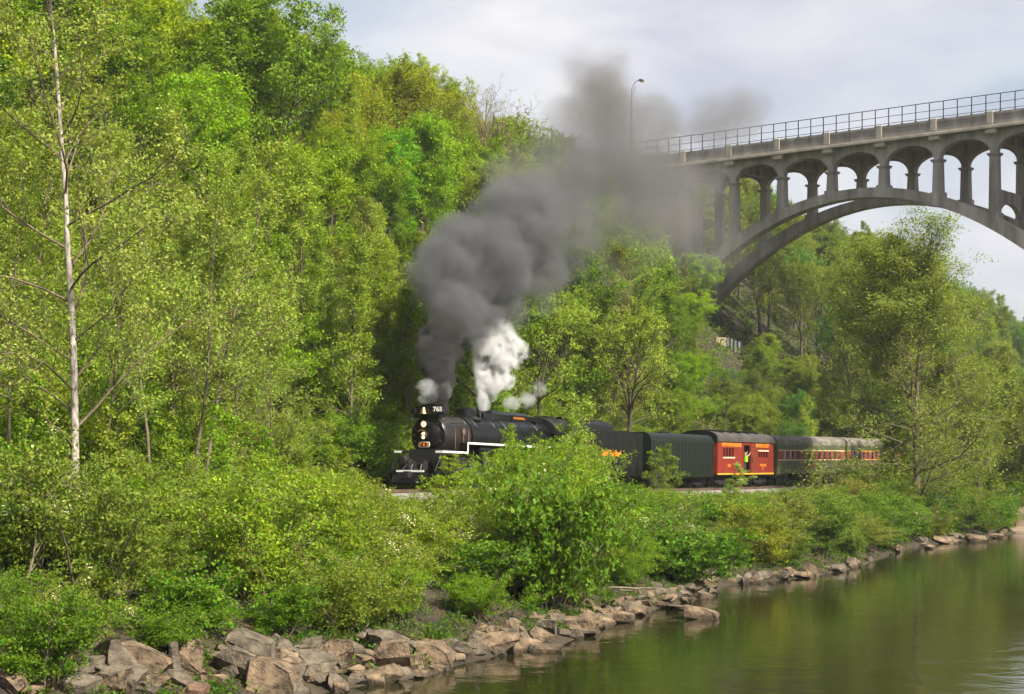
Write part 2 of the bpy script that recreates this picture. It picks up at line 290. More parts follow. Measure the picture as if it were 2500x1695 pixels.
# ------------------------------------------------------------------ the high arch bridge
BD = Vector((0.777, -0.63, 0)).normalized(); BW = 7.5; BAY = 6.95; CROWN = -3.475; HALF = 27.8
BP = at(2159, HORIZON, 210.0); BP.z = 0
def bridge():
    R = empty('arch_bridge', BP, (0, 0, math.atan2(BD.y, BD.x)))
    tag(R, 'tall brown concrete arch bridge with open column spandrels and railing on top', 'bridge')
    def rib_top(t):
        c = CROWN if t < CROWN + HALF else CROWN + 2 * HALF
        return 39.2 - 4.7 * ((t - c) / 17.4) ** 2
    Wm = Matrix.Translation(BP) @ Matrix.Rotation(math.atan2(BD.y, BD.x), 4, 'Z')
    def gz(t, c): p = Wm @ Vector((t, c, 0)); return float(ground(p.x, p.y))
    C = M['concrete']; DECK0, DECK1 = 44.4, 44.9
    # ribs: two per arch, thicker towards the springing
    for (c0, t0, t1) in ((CROWN, CROWN-HALF-3, CROWN+HALF+0.5), (CROWN+2*HALF, CROWN+HALF+1.5, CROWN+2*HALF+14)):
        for y in (0.0, BW):
            b = MB(); ts = np.linspace(t0, t1, 44); pr = []
            vs = []
            for t in ts:
                x = t - c0; top = 39.2 - 4.7*(x/17.4)**2; sl = math.atan(2*4.7*x/17.4**2); th = (1.15 + 0.9*(x/HALF)**2) / math.cos(sl); hw = 0.8
                vs += [(t, y-hw, top), (t, y+hw, top), (t, y+hw, top-th), (t, y-hw, top-th)]
            fs = [(i*4+k, i*4+(k+1)%4, (i+1)*4+(k+1)%4, (i+1)*4+k) for i in range(len(ts)-1) for k in range(4)]
            fs += [(3,2,1,0), tuple(range(4*len(ts)-4, 4*len(ts)))]
            b.add(vs, fs); b.build('arch_rib', C, R)
    # main piers at the springings
    for t in (CROWN-HALF-1.2, CROWN+HALF+1.0):
        for y in (0.0, BW):
            b = MB(); g = gz(t, y) - 2; b.cbox(t-1.3, t+1.3, y-1.1, y+1.1, g, 41.0, 0.12); b.build('pier', C, R)
    K0, K1 = -8, 8
    for k in range(K0, K1+1):
        t = k * BAY
        for y in (0.0, BW):
            inarch = abs(t - (CROWN if t < CROWN+HALF else CROWN+2*HALF)) < HALF - 0.5
            base = rib_top(t) - 0.25 if inarch else gz(t, y) - 1.0
            if base > 41: continue
            b = MB(); w0, w1 = 0.56, 0.48
            vs = [(t-w0,y-w0,base),(t+w0,y-w0,base),(t+w0,y+w0,base),(t-w0,y+w0,base),(t-w1,y-w1,41.35),(t+w1,y-w1,41.35),(t+w1,y+w1,41.35),(t-w1,y+w1,41.35)]
            b.add(vs, [(0,3,2,1),(4,5,6,7),(0,1,5,4),(1,2,6,5),(2,3,7,6),(3,0,4,7)])
            b.box(t-w1*0.5, t+w1*0.5, y-w1-0.09, y-w1-0.002, base+0.1, 41.2)          # raised panel on the face
            col = b.build('column', C, R)
            b = MB(); b.cbox(t-0.64, t+0.64, y-0.64, y+0.64, 41.352, 41.52, 0.05); b.cbox(t-0.72, t+0.72, y-0.72, y+0.72, 41.522, 41.66, 0.05); b.build('capital', C, col)
            if inarch: b = MB(); b.box(t-0.72, t+0.72, y-0.74, y+0.74, base-0.3, base+0.55); b.build('column_base', C, col)
        # cap block on the outer face
        for y, s in ((0.0, -1), (BW, 1)):
            b = MB(); b.cbox(t-0.62, t+0.62, min(y+s*0.56, y+s*1.35), max(y+s*0.56, y+s*1.35), 43.75, 44.36, 0.08); b.build('cap_block', M['concrete_pale'], R)
        b = MB(); b.box(t-0.4, t+0.4, 0.56, BW-0.56, 43.1, 44.36); b.build('cross_beam', C, R)
        if k in (2, 3, 4, -4, -5):       # cross wall with an arched opening between the two columns near the springing
            zb = rib_top(t) if k > -5 else 30
            b = MB(); n = 10; yy = [0.58 + (BW-1.16)*i/n for i in range(n+1)]
            arc = [zb + 0.2 + 1.5*math.sqrt(max(0, 1-((y-BW/2)/(BW/2-0.9))**2)) for y in yy]
            for i in range(n):
                b.add([(t-0.3,yy[i],arc[i]),(t-0.3,yy[i+1],arc[i+1]),(t-0.3,yy[i+1],zb+3.1),(t-0.3,yy[i],zb+3.1),(t+0.3,yy[i],arc[i]),(t+0.3,yy[i+1],arc[i+1]),(t+0.3,yy[i+1],zb+3.1),(t+0.3,yy[i],zb+3.1)],
                      [(0,3,2,1),(4,5,6,7),(0,1,5,4),(3,7,6,2)])
            b.build('brace_wall', C, R)
    # arcade walls between the columns: one arch per bay on each side
    for k in range(K0, K1):
        t0, t1 = k*BAY + 0.40, (k+1)*BAY - 0.40; tm, hl = (t0+t1)/2, (t1-t0)/2
        for y in (0.0, BW):
            b = MB(); n = 22; hw = 0.45
            for i in range(n):
                a0, a1 = math.pi*(1-i/n), math.pi*(1-(i+1)/n)
                x0, x1 = tm + hl*math.cos(a0), tm + hl*math.cos(a1); z0, z1 = 41.6 + 2.0*math.sin(a0)**0.9 if 0 < i else 41.6, 41.6 + 2.0*max(0, math.sin(a1))**0.9
                b.add([(x0,y-hw,z0),(x1,y-hw,z1),(x1,y-hw,DECK0),(x0,y-hw,DECK0),(x0,y+hw,z0),(x1,y+hw,z1),(x1,y+hw,DECK0),(x0,y+hw,DECK0)],
                      [(0,1,2,3),(4,7,6,5),(0,4,5,1)])
            b.build('spandrel_arch', C, R)
            # narrow infill above each column
        for y in (0.0, BW):
            b = MB(); tt = k*BAY; b.box(tt-0.40, tt+0.40, y-0.47, y+0.47, 41.662, DECK0-0.002); b.build('spandrel_pier', C, R)
    # deck and cornice
    te0, te1 = K0*BAY-6, K1*BAY
    b = MB(); b.box(te0, te1, -1.25, BW+1.25, DECK0+0.002, DECK1); b.build('deck', C, R)
    for y0, y1 in ((-1.55, -1.252), (BW+1.252, BW+1.55)):
        b = MB(); b.cbox(te0, te1, y0, y1, DECK0-0.1, DECK0+0.28, 0.04); b.build('cornice', M['concrete_pale'], R)
    # parapet panels with vertical slots, pilasters, fence
    for k in range(K0, K1):
        for y, s in ((-1.15, -1), (BW+1.15, 1)):
            b = MB(); t0, t1 = k*BAY+0.36, (k+1)*BAY-0.36
            b.box(t0, t1, y-0.10, y+0.10, DECK1+0.002, 46.1); yo = y + s*0.10
            b.box(t0, t1, min(yo, yo+s*0.09), max(yo, yo+s*0.09), 45.85, 46.14); b.box(t0, t1, min(yo, yo+s*0.09), max(yo, yo+s*0.09), DECK1-0.15, 45.12)
            nb = 26
            for i in range(nb):
                x = t0 + (i+0.5)*(t1-t0)/nb; b.box(x-0.055, x+0.055, min(yo, yo+s*0.06), max(yo, yo+s*0.06), 45.121, 45.849)
            b.build('parapet_panel', C, R)
            b = MB(); t = k*BAY; b.cbox(t-0.35, t+0.35, y-0.27, y+0.27, DECK1-0.1, 46.28, 0.05); b.build('parapet_pilaster', M['concrete_pale'], R)
    for y in (-1.15,):
        for i in range(int((te1-te0)/1.7375)+1):
            t = te0 + 0.2 + i*1.7375; b = MB(); b.box(t-0.045, t+0.045, y-0.045, y+0.045, 46.1, 48.2); b.box(t-0.13, t+0.13, y-0.10, y+0.10, 46.142, 46.24); b.build('fence_post', M['fence'], R)
        for z, r in ((48.2, 0.05), (47.25, 0.035), (46.42, 0.035)):
            b = MB(); b.tube([(te0, y, z), (te1, y, z)], r, 6); b.build('fence_rail', M['fence'], R)
        for i in range(int((te1-te0)/1.7375)):
            pass
    b = MB(); tA = K0*BAY-6; b.box(tA-10, tA+1.0, -1.2, BW+1.2, gz(tA, 0)-6, 44.38); b.build('abutment', C, R)
    return R
bridge()
def street_lamp():
    p = at(1541, 350, 233.0); t = empty('street_lamp', (p.x, p.y, 44.9)); tag(t, 'tall grey street lamp with curved arm on the bridge inside the smoke', 'street lamp')
    b = MB(); b.tube([(0,0,0),(0,0,5),(0.02,0,9.6)], [0.14,0.10,0.075], 8); b.build('pole', M['fence'], t)
    b = MB(); pts = [(0.02,0,9.5)] + [(0.05+1.15*(1-math.cos(a)), 0, 10.4+1.5*math.sin(a)) for a in np.linspace(0.0, 1.45, 7)]
    b.tube(pts, 0.05, 6); b.tube([(0.02,0,8.6),(0.28,0,10.3),(0.6,0,11.2)], 0.03, 5); b.build('arm', M['fence'], t)
    b = MB(); b.lathe((0.98,0,11.95),(1,0,-0.25),[(0,0.05),(0.1,0.16),(0.45,0.22),(0.75,0.12),(0.8,0.02)],10); h = b.build('lamp_head', M['fence'], t)
    b = MB(); b.lathe((1.40,0,11.72),(0,0,-1),[(0,0.19),(0.1,0.16),(0.16,0.05)],10); b.build('lens', M['amber'], h)
street_lamp()

# ------------------------------------------------------------------ the train (local x runs back along the train, local -y is the river side)
def vehicle(name, s0, s1, label, cat):
    z0, z1 = float(zrail(s0)), float(zrail(s1)); X, Y = xy(s0, 0)
    o = empty(name, (float(X), float(Y), z0), (0, -math.atan2(z1-z0, s1-s0), TRACK_ANGLE)); return tag(o, label, cat)
def truck(parent, x, wb=2.4, r=0.46):
    t = link(bpy.data.objects.new('truck', None), parent); t.location = (x, 0, 0)
    wheel = MB(); wheel.lathe((0,-0.80,0),(0,1,0),[(0,r*0.35),(0.01,r),(0.12,r),(0.13,r*0.3)],20); wm = wheel.mesh('wheel', M['blackmatt'], True)
    for dx in (-wb/2, wb/2):
        for f in (1, -1):
            w = link(bpy.data.objects.new('wheel', wm), t); w.location = (dx, 0, r); w.scale = (1, f, 1)
    for s in (-1, 1):
        b = MB(); y0, y1 = sorted((s*0.92, s*1.06))
        b.prism_y([(-wb/2-0.5, r-0.06), (-wb/2-0.45, r+0.2), (-0.5, r+0.30), (0.5, r+0.30), (wb/2+0.45, r+0.2), (wb/2+0.5, r-0.06), (wb/2-0.3, r-0.1), (0.5, r-0.25), (-0.5, r-0.25), (-wb/2+0.3, r-0.1)], y0, y1)
        for dx in (-wb/2, wb/2): b.cbox(dx-0.15, dx+0.15, y0-0.03 if s < 0 else y0, y1 if s < 0 else y1+0.03, r-0.16, r+0.14, 0.02)
        for dx in (-0.2, 0.2): b.lathe((dx, s*1.0, r-0.2), (0,0,1), [(0,0.11),(0.42,0.11)], 8)
        b.build('side_frame', M['blackmatt'], t)
    b = MB(); b.box(-0.22, 0.22, -1.0, 1.0, r, r+0.38); b.build('bolster', M['blackmatt'], t)
    return t
def coupler(parent, x, d):
    b = MB(); b.box(min(x, x+d*0.5), max(x, x+d*0.5), -0.1, 0.1, 0.74, 0.94); b.box(min(x+d*0.4, x+d*0.68), max(x+d*0.4, x+d*0.68), -0.16, 0.14, 0.68, 1.0); b.build('coupler', M['blackmatt'], parent)

def locomotive():
    T = vehicle('steam_locomotive', 0, 16, 'black steam locomotive numbered 765 with lit headlights heading the train', 'locomotive')
    BZ = 3.02; B, G = M['black'], M['graphite']
    b = MB(); b.lathe((0,0,BZ),(1,0,0),[(0.0,1.10),(0.05,1.15),(3.0,1.15)],40); b.build('smokebox', G, T, True)
    b = MB(); b.lathe((3.0,0,BZ),(1,0,0),[(0.0,1.16),(0.02,1.22),(0.12,1.22),(0.14,1.19),(5.0,1.27),(5.02,1.30),(5.12,1.30),(5.14,1.28),(10.6,1.30)],44); bo = b.build('boiler', B, T, True)
    for x in (4.6, 6.3, 9.4, 10.8, 12.2):
        b = MB(); r = 1.215 if x < 8 else 1.305; r = 1.19 + 0.08*(x-3)/5 + 0.012 if x < 8 else 1.305
        b.lathe((x,0,BZ),(1,0,0),[(0,r),(0.09,r)],40); b.build('boiler_band', B, bo, True)
    # smokebox front and door
    b = MB(); b.lathe((0.0,0,BZ),(-1,0,0),[(-0.02,1.10),(0.03,1.06),(0.06,0.80),(0.07,0.74)],40); sf = b.build('smokebox_front', B, T, True)
    b = MB(); b.lathe((-0.07,0,BZ),(-1,0,0),[(0,0.74),(0.05,0.72),(0.11,0.55),(0.15,0.30),(0.16,0.02)],32); b.build('smokebox_door', B, sf, True)
    for k in range(16):
        a = 2*math.pi*k/16; b = MB(); b.lathe((-0.05, 0.9*math.cos(a), BZ+0.9*math.sin(a)),(-1,0,0),[(0,0.045),(0.06,0.045)],6); b.build('bolt', M['steel'] if k % 3 == 0 else B, sf)
    # round casting on the river side of the front
    b = MB(); b.lathe((-0.06,-0.52,BZ+0.22),(-1,-0.12,0),[(0,0.30),(0.12,0.28),(0.16,0.2),(0.17,0.02)],24); b.lathe((-0.06,-0.52,BZ-0.22),(-1,-0.12,0),[(0,0.32),(0.04,0.30),(0.05,0.27)],24); b.build('front_casting', G, sf, True)
    # lights
    def light(z, r, name, two):
        b = MB(); b.lathe((-0.10,0,z),(-1,0,0),[(0,r*0.6),(0.08,r),(0.42,r*1.05),(0.46,r*1.12),(0.47,r*0.95)],24); h = b.build(name, B, T, True)
        b = MB(); b.lathe((-0.565,0,z),(-1,0,0),[(0,r*0.94),(0.012,r*0.8),(0.02,0.01)],20); b.build('lens', M['amber'] if two else M['lamp_on'], h, True)
        for dz in ((-0.10, 0.10) if two else (0,)):
            b = MB(); b.lathe((-0.588,0,z+dz),(-1,0,0),[(0,0.085 if two else 0.10),(0.015,0.07),(0.02,0.01)],14); b.build('bulb', M['bulb_on'], h)
        if two:
            b = MB(); pts = [(-0.60, 0.30*math.cos(a), z+0.30*math.sin(a)) for a in np.linspace(0.2*math.pi, 1.05*math.pi, 9)]
            b.tube([(p[0], p[1]+0.10, p[2]+0.02) for p in pts[:]], 0.022, 6); b.build('lamp_hood', M['brass'], h)
    light(3.62, 0.20, 'headlight', False); light(2.98, 0.22, 'headlight', True)
    # number plate
    b = MB(); c = 0.07; hw, hh, z = 0.36, 0.155, 2.47
    pr = [(-hw+c,z-hh),(hw-c,z-hh),(hw,z-hh+c),(hw,z+hh-c),(hw-c,z+hh),(-hw+c,z+hh),(-hw,z+hh-c),(-hw,z-hh+c)]
    b.prism_x(pr, -0.50, -0.46); npl = b.build('number_plate', M['white'], T)
    b = MB(); b.prism_x([(y*0.90, z+(q-z)*0.80) for y, q in pr], -0.508, -0.498); b.build('plate_field', B, npl)
    text('plate_number', '7 6 5', 0.27, M['orange'], npl, (-0.512, 0, z), (math.pi/2, 0, -math.pi/2), bold=0.012, sx=1.1)
    b = MB(); b.box(-0.47, -0.05, -0.03, 0.03, 2.35, 2.45); b.build('plate_bracket', B, T)
    # head board with number boards, bell, stack
    b = MB(); b.cbox(-0.12, 0.55, -0.80, 0.95, 3.98, 4.24, 0.05); b.build('feedwater_housing', B, T)
    b = MB(); b.prism_x([(-1.02,4.242),(1.10,4.242),(1.10,4.60),(0.55,4.66),(0.35,4.78),(-0.45,4.80),(-0.62,4.74),(-1.02,4.70)], -0.20, 0.55); hb = b.build('head_board', B, T)
    text('board_number', '765', 0.36, M['white'], hb, (-0.206, -0.70, 4.47), (math.pi/2, 0, -math.pi/2), bold=0.014, sx=1.12)
    b = MB(); b.box(-0.25, -0.202, 0.72, 1.05, 4.30, 4.56)
    for i in range(3): b.box(-0.262, -0.2502, 0.78, 0.99, 4.35+i*0.07, 4.375+i*0.07)
    b.build('louver', G, hb)
    b = MB(); b.lathe((-0.42,0.10,4.58),(0,0,-1),[(0,0.03),(0.02,0.09),(0.10,0.12),(0.24,0.145),(0.33,0.20),(0.36,0.205),(0.35,0.12)],18); be = b.build('bell', M['brass'], T, True)
    b = MB(); b.tube([(-0.2,0.36,4.3),(-0.42,0.36,4.4),(-0.42,0.34,4.62),(-0.42,-0.14,4.62),(-0.42,-0.16,4.4),(-0.2,-0.16,4.3)], 0.028, 6); b.build('bell_yoke', B, be)
    b = MB(); b.lathe((0.95,0,4.1),(0,0,1),[(0,0.50),(0.1,0.44),(0.55,0.42),(0.66,0.48),(0.70,0.48),(0.68,0.36),(0.3,0.34)],24); b.build('smoke_stack', B, T, True)
    # domes and casings on top
    b = MB(); b.lathe((4.4,0,4.05),(0,0,1),[(0,0.92),(0.12,0.72),(0.20,0.62),(0.22,0.60),(0.62,0.58),(0.71,0.50),(0.74,0.35),(0.75,0.02)],28); b.build('steam_dome', B, T, True)
    b = MB(); b.prism_x([(-0.62,4.15),(0.62,4.15),(0.62,4.50),(0.42,4.70),(-0.42,4.70),(-0.62,4.50)], 6.7, 11.2); b.add([(6.7,-0.62,4.15),(6.7,0.62,4.15),(6.7,0.62,4.5),(6.7,0.42,4.7),(6.7,-0.42,4.7),(6.7,-0.62,4.5),(6.1,-0.3,4.16),(6.1,0.3,4.16),(6.15,0.25,4.5),(6.15,-0.25,4.5)],[(0,6,9,5),(5,9,8,3,4) if False else (5,9,8,4),(4,8,3),(3,8,7,2),(2,7,1),(0,1,7,6),(6,7,8,9)])
    sb = b.build('sand_box', B, T, True)
    b = MB(); b.box(9.0, 11.0, -0.665, -0.625, 4.14, 4.50); pl = b.build('name_board', B, sb)
    text('name_lettering', 'ROCKWELL', 0.19, M['orange'], pl, (10.0, -0.668, 4.33), (math.pi/2, 0, 0), sx=1.5)
    for x, y, h, r in ((5.4,0.1,4.62,0.10),(5.55,-0.3,4.50,0.08),(11.6,0.0,4.75,0.11),(11.8,-0.25,4.62,0.07),(12.0,0.25,4.70,0.07),(12.3,-0.1,4.66,0.09),(12.55,0.2,4.72,0.05),(11.4,-0.4,4.55,0.1)):
        b = MB(); b.lathe((x,y,4.1),(0,0,1),[(0,r*1.3),(0.1,r),(h-4.1-0.06,r),(h-4.1,r*0.5)],10); b.build('safety_valve', B, T, True)
    b = MB(); b.tube([(11.2,0.0,4.42),(12.0,-0.2,4.46),(13.0,-0.35,4.40)], 0.10, 8); b.tube([(11.3,-0.45,4.32),(12.0,-0.62,4.28),(13.0,-0.75,4.20)], 0.07, 8); b.tube([(11.9,0.9,4.2),(11.9,-0.9,4.16)],0.12,8); b.build('steam_turret', B, T, True)
    for s in (-1, 1):
        # handrail, sand pipes, running boards with white edge
        b = MB(); b.tube([(0.3,s*1.22,3.72),(3.0,s*1.26,3.72),(12.9,s*1.36,3.74)], 0.022, 6)
        for x in np.arange(0.8, 12.8, 1.6): b.tube([(x,s*1.02,3.70),(x,s*1.29,3.73)], 0.02, 5)
        b.build('handrail', B, T)
        for x in (2.1, 3.3, 5.6, 7.0, 11.2):
            b = MB(); a = np.linspace(0.35, 1.25, 6); b.tube([(x+0.25*i/5, s*1.33*math.sin(q), BZ+1.33*math.cos(q)) for i, q in enumerate(a)], 0.028, 6); b.build('sand_pipe', B, T)
        y0, y1 = sorted((s*1.10, s*1.58)); ye0, ye1 = sorted((s*1.582, s*1.60))
        b = MB(); b.box(-1.1, 1.8, y0, y1, 2.03, 2.09); b.box(1.74, 1.80, y0, y1, 2.092, 2.62); b.box(1.802, 13.1, y0, y1, 2.57, 2.63); rb = b.build('running_board', B, T)
        b = MB(); b.box(-1.1, 1.72, ye0, ye1, 2.0, 2.11); b.box(1.722, 1.82, ye0, ye1, 2.0, 2.66); b.box(1.822, 13.1, ye0, ye1, 2.55, 2.66); b.build('white_edge', M['white'], rb)
        b = MB(); b.box(-1.12, -1.102, y0, y1, 2.0, 2.11); b.build('white_edge', M['white'], rb)
        b = MB(); b.tube([(-1.05,s*1.5,2.0),(-1.75,s*1.42,0.95)], 0.045, 6); b.tube([(-1.75,s*1.42,0.95),(-1.8,s*1.42,0.5)], 0.045, 6); b.build('hand_bar', B, T)
        b = MB(); b.tube([(0.6,s*1.62,1.98),(0.2,s*1.62,1.75),(0.05,s*1.6,0.85)], 0.025, 6); b.build('grab_rail', M['steel'], T)
        # air pump shield on the pilot deck
        b = MB(); yc = s*1.12; b.lathe((-0.55,yc,1.56),(-1,0,0),[(0,0.30),(0.45,0.30),(0.52,0.26),(0.55,0.10),(0.56,0.02)],18); b.box(-0.9,-0.5,yc-0.27,yc+0.27,1.02,1.5); b.build('air_pump', G, T, True)
        # cylinder, valve chest, valve gear
        b = MB(); yc = s*1.18; b.lathe((0.35,yc,0.92),(1,0,0),[(0,0.30),(0.04,0.45),(1.55,0.45),(1.6,0.30)],22); b.lathe((0.40,yc,1.62),(1,0,0),[(0,0.16),(0.04,0.25),(1.45,0.25),(1.5,0.16)],18); b.box(0.6,1.75,yc-0.36,yc+0.30,0.95,1.6); b.build('cylinder', G, T, True)
        b = MB(); b.box(2.0,3.6,yc-0.06,yc+0.06,1.10,1.20); b.box(2.0,3.6,yc-0.06,yc+0.06,0.66,0.76); b.box(2.6,3.0,yc-0.1,yc+0.1,0.74,1.12); b.tube([(1.9,yc,0.93),(2.7,yc,0.93)],0.05,8); b.build('crosshead', M['steel'], T)
        b = MB(); ym = s*1.24; b.box(2.8,6.2,ym-0.05,ym+0.05,0.80,0.98); b.build('main_rod', M['steel'], T)
        b = MB(); ym = s*1.10; b.box(4.1,10.1,ym-0.05,ym+0.05,0.66,0.84); b.build('side_rod', M['steel'], T)
        b = MB(); b.tube([(3.3,s*1.3,1.9),(4.4,s*1.3,1.5),(5.6,s*1.3,1.75)],0.05,6); b.box(4.2,4.5,s*1.3-0.06,s*1.3+0.06,1.2,2.2); b.tube([(2.6,s*1.28,1.1),(2.55,s*1.28,1.75)],0.04,6); b.build('valve_gear', M['steel'], T)
        b = MB(); b.lathe((3.6,s*1.18,2.28),(1,0,0),[(0,0.2),(0.03,0.25),(2.5,0.25),(2.53,0.2)],14); b.build('air_reservoir', B, T, True)
    def wheel(x, r, name, spokes):
        for s in (-1, 1):
            b = MB(); y = s*0.76
            b.lathe((x,y-0.07,r),(0,1,0),[(0,r*0.86),(0.005,r),(0.12,r),(0.135,r*1.03),(0.14,r*0.86)],28)
            b.lathe((x,y-0.09,r),(0,1,0),[(0,r*0.2),(0.18,r*0.2)],14)
            if spokes:
                for k in range(12):
                    a = 2*math.pi*k/12; b.tube([(x+0.15*r*math.cos(a),y,r+0.15*r*math.sin(a)),(x+0.9*r*math.cos(a),y,r+0.9*r*math.sin(a))],0.045,5)
                b.prism_y([(x-0.35,r-0.5),(x+0.35,r-0.5),(x+0.55,r-0.30),(x-0.55,r-0.30)], y-0.05, y+0.05)
            else: b.lathe((x,y-0.03,r),(0,1,0),[(0,r*0.9),(0.06,r*0.9)],24)
            b.build(name, M['blackmatt'], T, True)
    for x in (4.2,6.05,7.9,9.75): wheel(x, 0.876, 'driving_wheel', True)
    wheel(1.2, 0.46, 'leading_wheel', False); wheel(11.9, 0.48, 'trailing_wheel', False); wheel(13.5, 0.55, 'trailing_wheel', False)
    b = MB(); b.box(-1.5,14.0,-0.55,-0.40,0.7,1.55); b.box(-1.5,14.0,0.40,0.55,0.7,1.55); b.box(-0.6,2.4,-0.9,0.9,1.3,2.2); b.build('frame', M['blackmatt'], T)
    b = MB(); b.prism_x([(-1.35,1.3),(1.35,1.3),(1.40,2.4),(1.25,3.2),(-1.25,3.2),(-1.40,2.4)], 9.6, 13.4); b.build('firebox', B, T)
    b = MB(); b.box(10.8,14.2,-1.35,1.35,0.8,1.25); b.build('ash_pan', M['blackmatt'], T)
    # pilot
    b = MB(); b.prism_y([(-1.0,0.90),(-1.85,0.90),(-2.2,0.30),(-2.05,0.22),(-1.3,0.30)], -1.15, 1.15); b.build('pilot', B, T)
    b = MB(); b.box(-1.9,-0.6,-1.42,1.42,0.902,1.0); b.build('pilot_deck', B, T)
    b = MB(); b.box(-1.94,-1.902,-0.85,0.95,0.90,1.01); b.build('white_edge', M['white'], T)
    b = MB(); b.box(-2.35,-1.86,-0.10,0.10,0.66,0.88); b.box(-2.55,-2.2,-0.16,0.14,0.60,0.94); b.tube([(-2.0,0.3,0.8),(-2.2,0.35,0.5),(-2.05,0.3,0.32)],0.04,6); b.build('coupler', G, T)
    b = MB(); b.tube([(-1.7,0.75,1.0),(-1.3,0.3,1.62)],0.02,5); b.tube([(-1.75,0.1,1.0),(-1.6,0.1,1.35)],0.035,6); b.tube([(-1.75,-0.5,1.0),(-1.6,-0.5,1.35)],0.035,6); b.build('pilot_pipework', M['steel'], T)
    for s in (-1,1):
        b = MB(); b.lathe((-0.05,s*1.0,3.9),(-1,0,0),[(0,0.09),(0.16,0.09),(0.18,0.05)],10); b.build('marker_lamp', M['steel'], T, True)
    # small fittings on the smokebox side
    b = MB(); b.tube([(1.9,-1.18,3.35),(1.95,-1.22,2.3)],0.035,6); b.box(1.8,2.05,-1.26,-1.16,3.1,3.45); b.tube([(1.0,-1.18,3.5),(1.0,-1.2,2.2)],0.02,5); b.tube([(2.6,-1.17,3.3),(2.6,-1.19,2.2)],0.03,6); b.build('side_fittings', M['rockred'], T)
    # cab
    arc = lambda hw, z0, zt, n=14: [(-hw*math.cos(a), z0+(zt-z0)*math.sin(a)) for a in np.linspace(0, math.pi, n)]
    b = MB(); pr = [(-1.55,1.45),(1.55,1.45),(1.55,3.55)] + [(-p[0] if False else p[0], p[1]) for p in arc(1.55,3.55,4.5)][::-1][1:-1] + [(-1.55,3.55)]
    b.prism_x(pr, 13.4, 16.2); cab = b.build('cab', B, T)
    b = MB(); pr = [(-1.62,3.52)] + arc(1.62,3.55,4.56) + [(1.62,3.52)]; b.prism_x(pr, 13.25, 16.9); b.build('cab_roof', G, cab, True)
    for s in (-1,1):
        for x in (14.0,14.95):
            b = MB(); y0,y1 = sorted((s*1.552,s*1.575)); b.box(x,x+0.8,y0,y1,2.6,3.35); b.build('cab_window', M['glass'], cab)
        b = MB(); y0,y1 = sorted((s*0.75,s*1.35)); b.box(13.37,13.398,y0,y1,3.3,3.75); b.build('cab_window', M['glass'], cab)
    b = MB(); b.box(14.4,15.6,-0.5,0.5,4.50,4.66); b.build('roof_hatch', G, cab)
    return T
locomotive()

def tender():
    L_ = 10.9; T = vehicle('coal_tender', 16.4, 27.3, 'black coal tender with orange script lettering behind the locomotive cab', 'tender'); B = M['tenderblack']
    b = MB(); b.cbox(0.3, L_, -1.56, 1.56, 0.92, 3.92, 0.06); tk = b.build('tank', B, T)
    b = MB(); a = [(-1.5*math.cos(q), 3.922+0.78*math.sin(q)**0.7) for q in np.linspace(0, math.pi, 16)]; b.prism_x(a, 0.2, 6.0); b.build('coal_bunker', B, T, True)
    b = MB(); rr = np.random.default_rng(4)
    for i in range(90):
        x, y = rr.uniform(0.6,5.8), rr.uniform(-1.0,1.0); q = rr.uniform(0.1,0.24); z = 4.62 - 0.25*(y**2); b.add([(x-q,y,z),(x+q,y-q*.5,z),(x,y+q,z),(x,y,z+q),(x+.3*q,y-.4*q,z-.1)],[(0,1,3),(1,2,3),(2,0,3),(0,4,1),(1,4,2),(2,4,0)])
    c = b.build('coal', M['coal'], T); c['kind'] = 'stuff'
    for s in (-1,1):
        y0,y1 = sorted((s*1.562,s*1.585)); b = MB(); b.box(0.3,L_,y0,y1,3.78,3.9); b.box(0.3,L_,y0,y1,0.93,1.05); b.build('rivet_strip', B, tk)
        for x in np.arange(1.2, L_, 1.25): b = MB(); b.box(x,x+0.07,min(s*1.562,s*1.575),max(s*1.562,s*1.575),1.06,3.77); b.build('side_rib', B, tk)
    text('lettering', 'Nickel Plate Road', 0.56, M['orange'], tk, (5.35, -1.60, 2.42), (math.pi/2,0,0), shear=0.25, sx=0.80, bold=0.018)
    b = MB(); b.box(6.6,10.0,-0.8,0.8,3.93,4.05); b.lathe((8.3,0,4.05),(0,0,1),[(0,0.4),(0.12,0.4),(0.16,0.1)],16); b.build('water_hatch', B, T)
    b = MB(); b.box(0.2,L_,-1.3,1.3,0.78,0.915); b.build('frame', M['blackmatt'], T)
    truck(T, 2.6, 3.0); truck(T, 8.4, 3.0); coupler(T, L_, 1)
    b = MB(); b.tube([(L_+0.03,-1.3,1.0),(L_+0.03,-1.3,3.9)],0.025,5); b.tube([(L_+0.03,-0.9,1.0),(L_+0.03,-0.9,3.9)],0.025,5)
    for i in range(8): b.tube([(L_+0.03,-1.3,1.2+i*0.35),(L_+0.03,-0.9,1.2+i*0.35)],0.018,5)
    b.build('ladder', B, T)
tender()
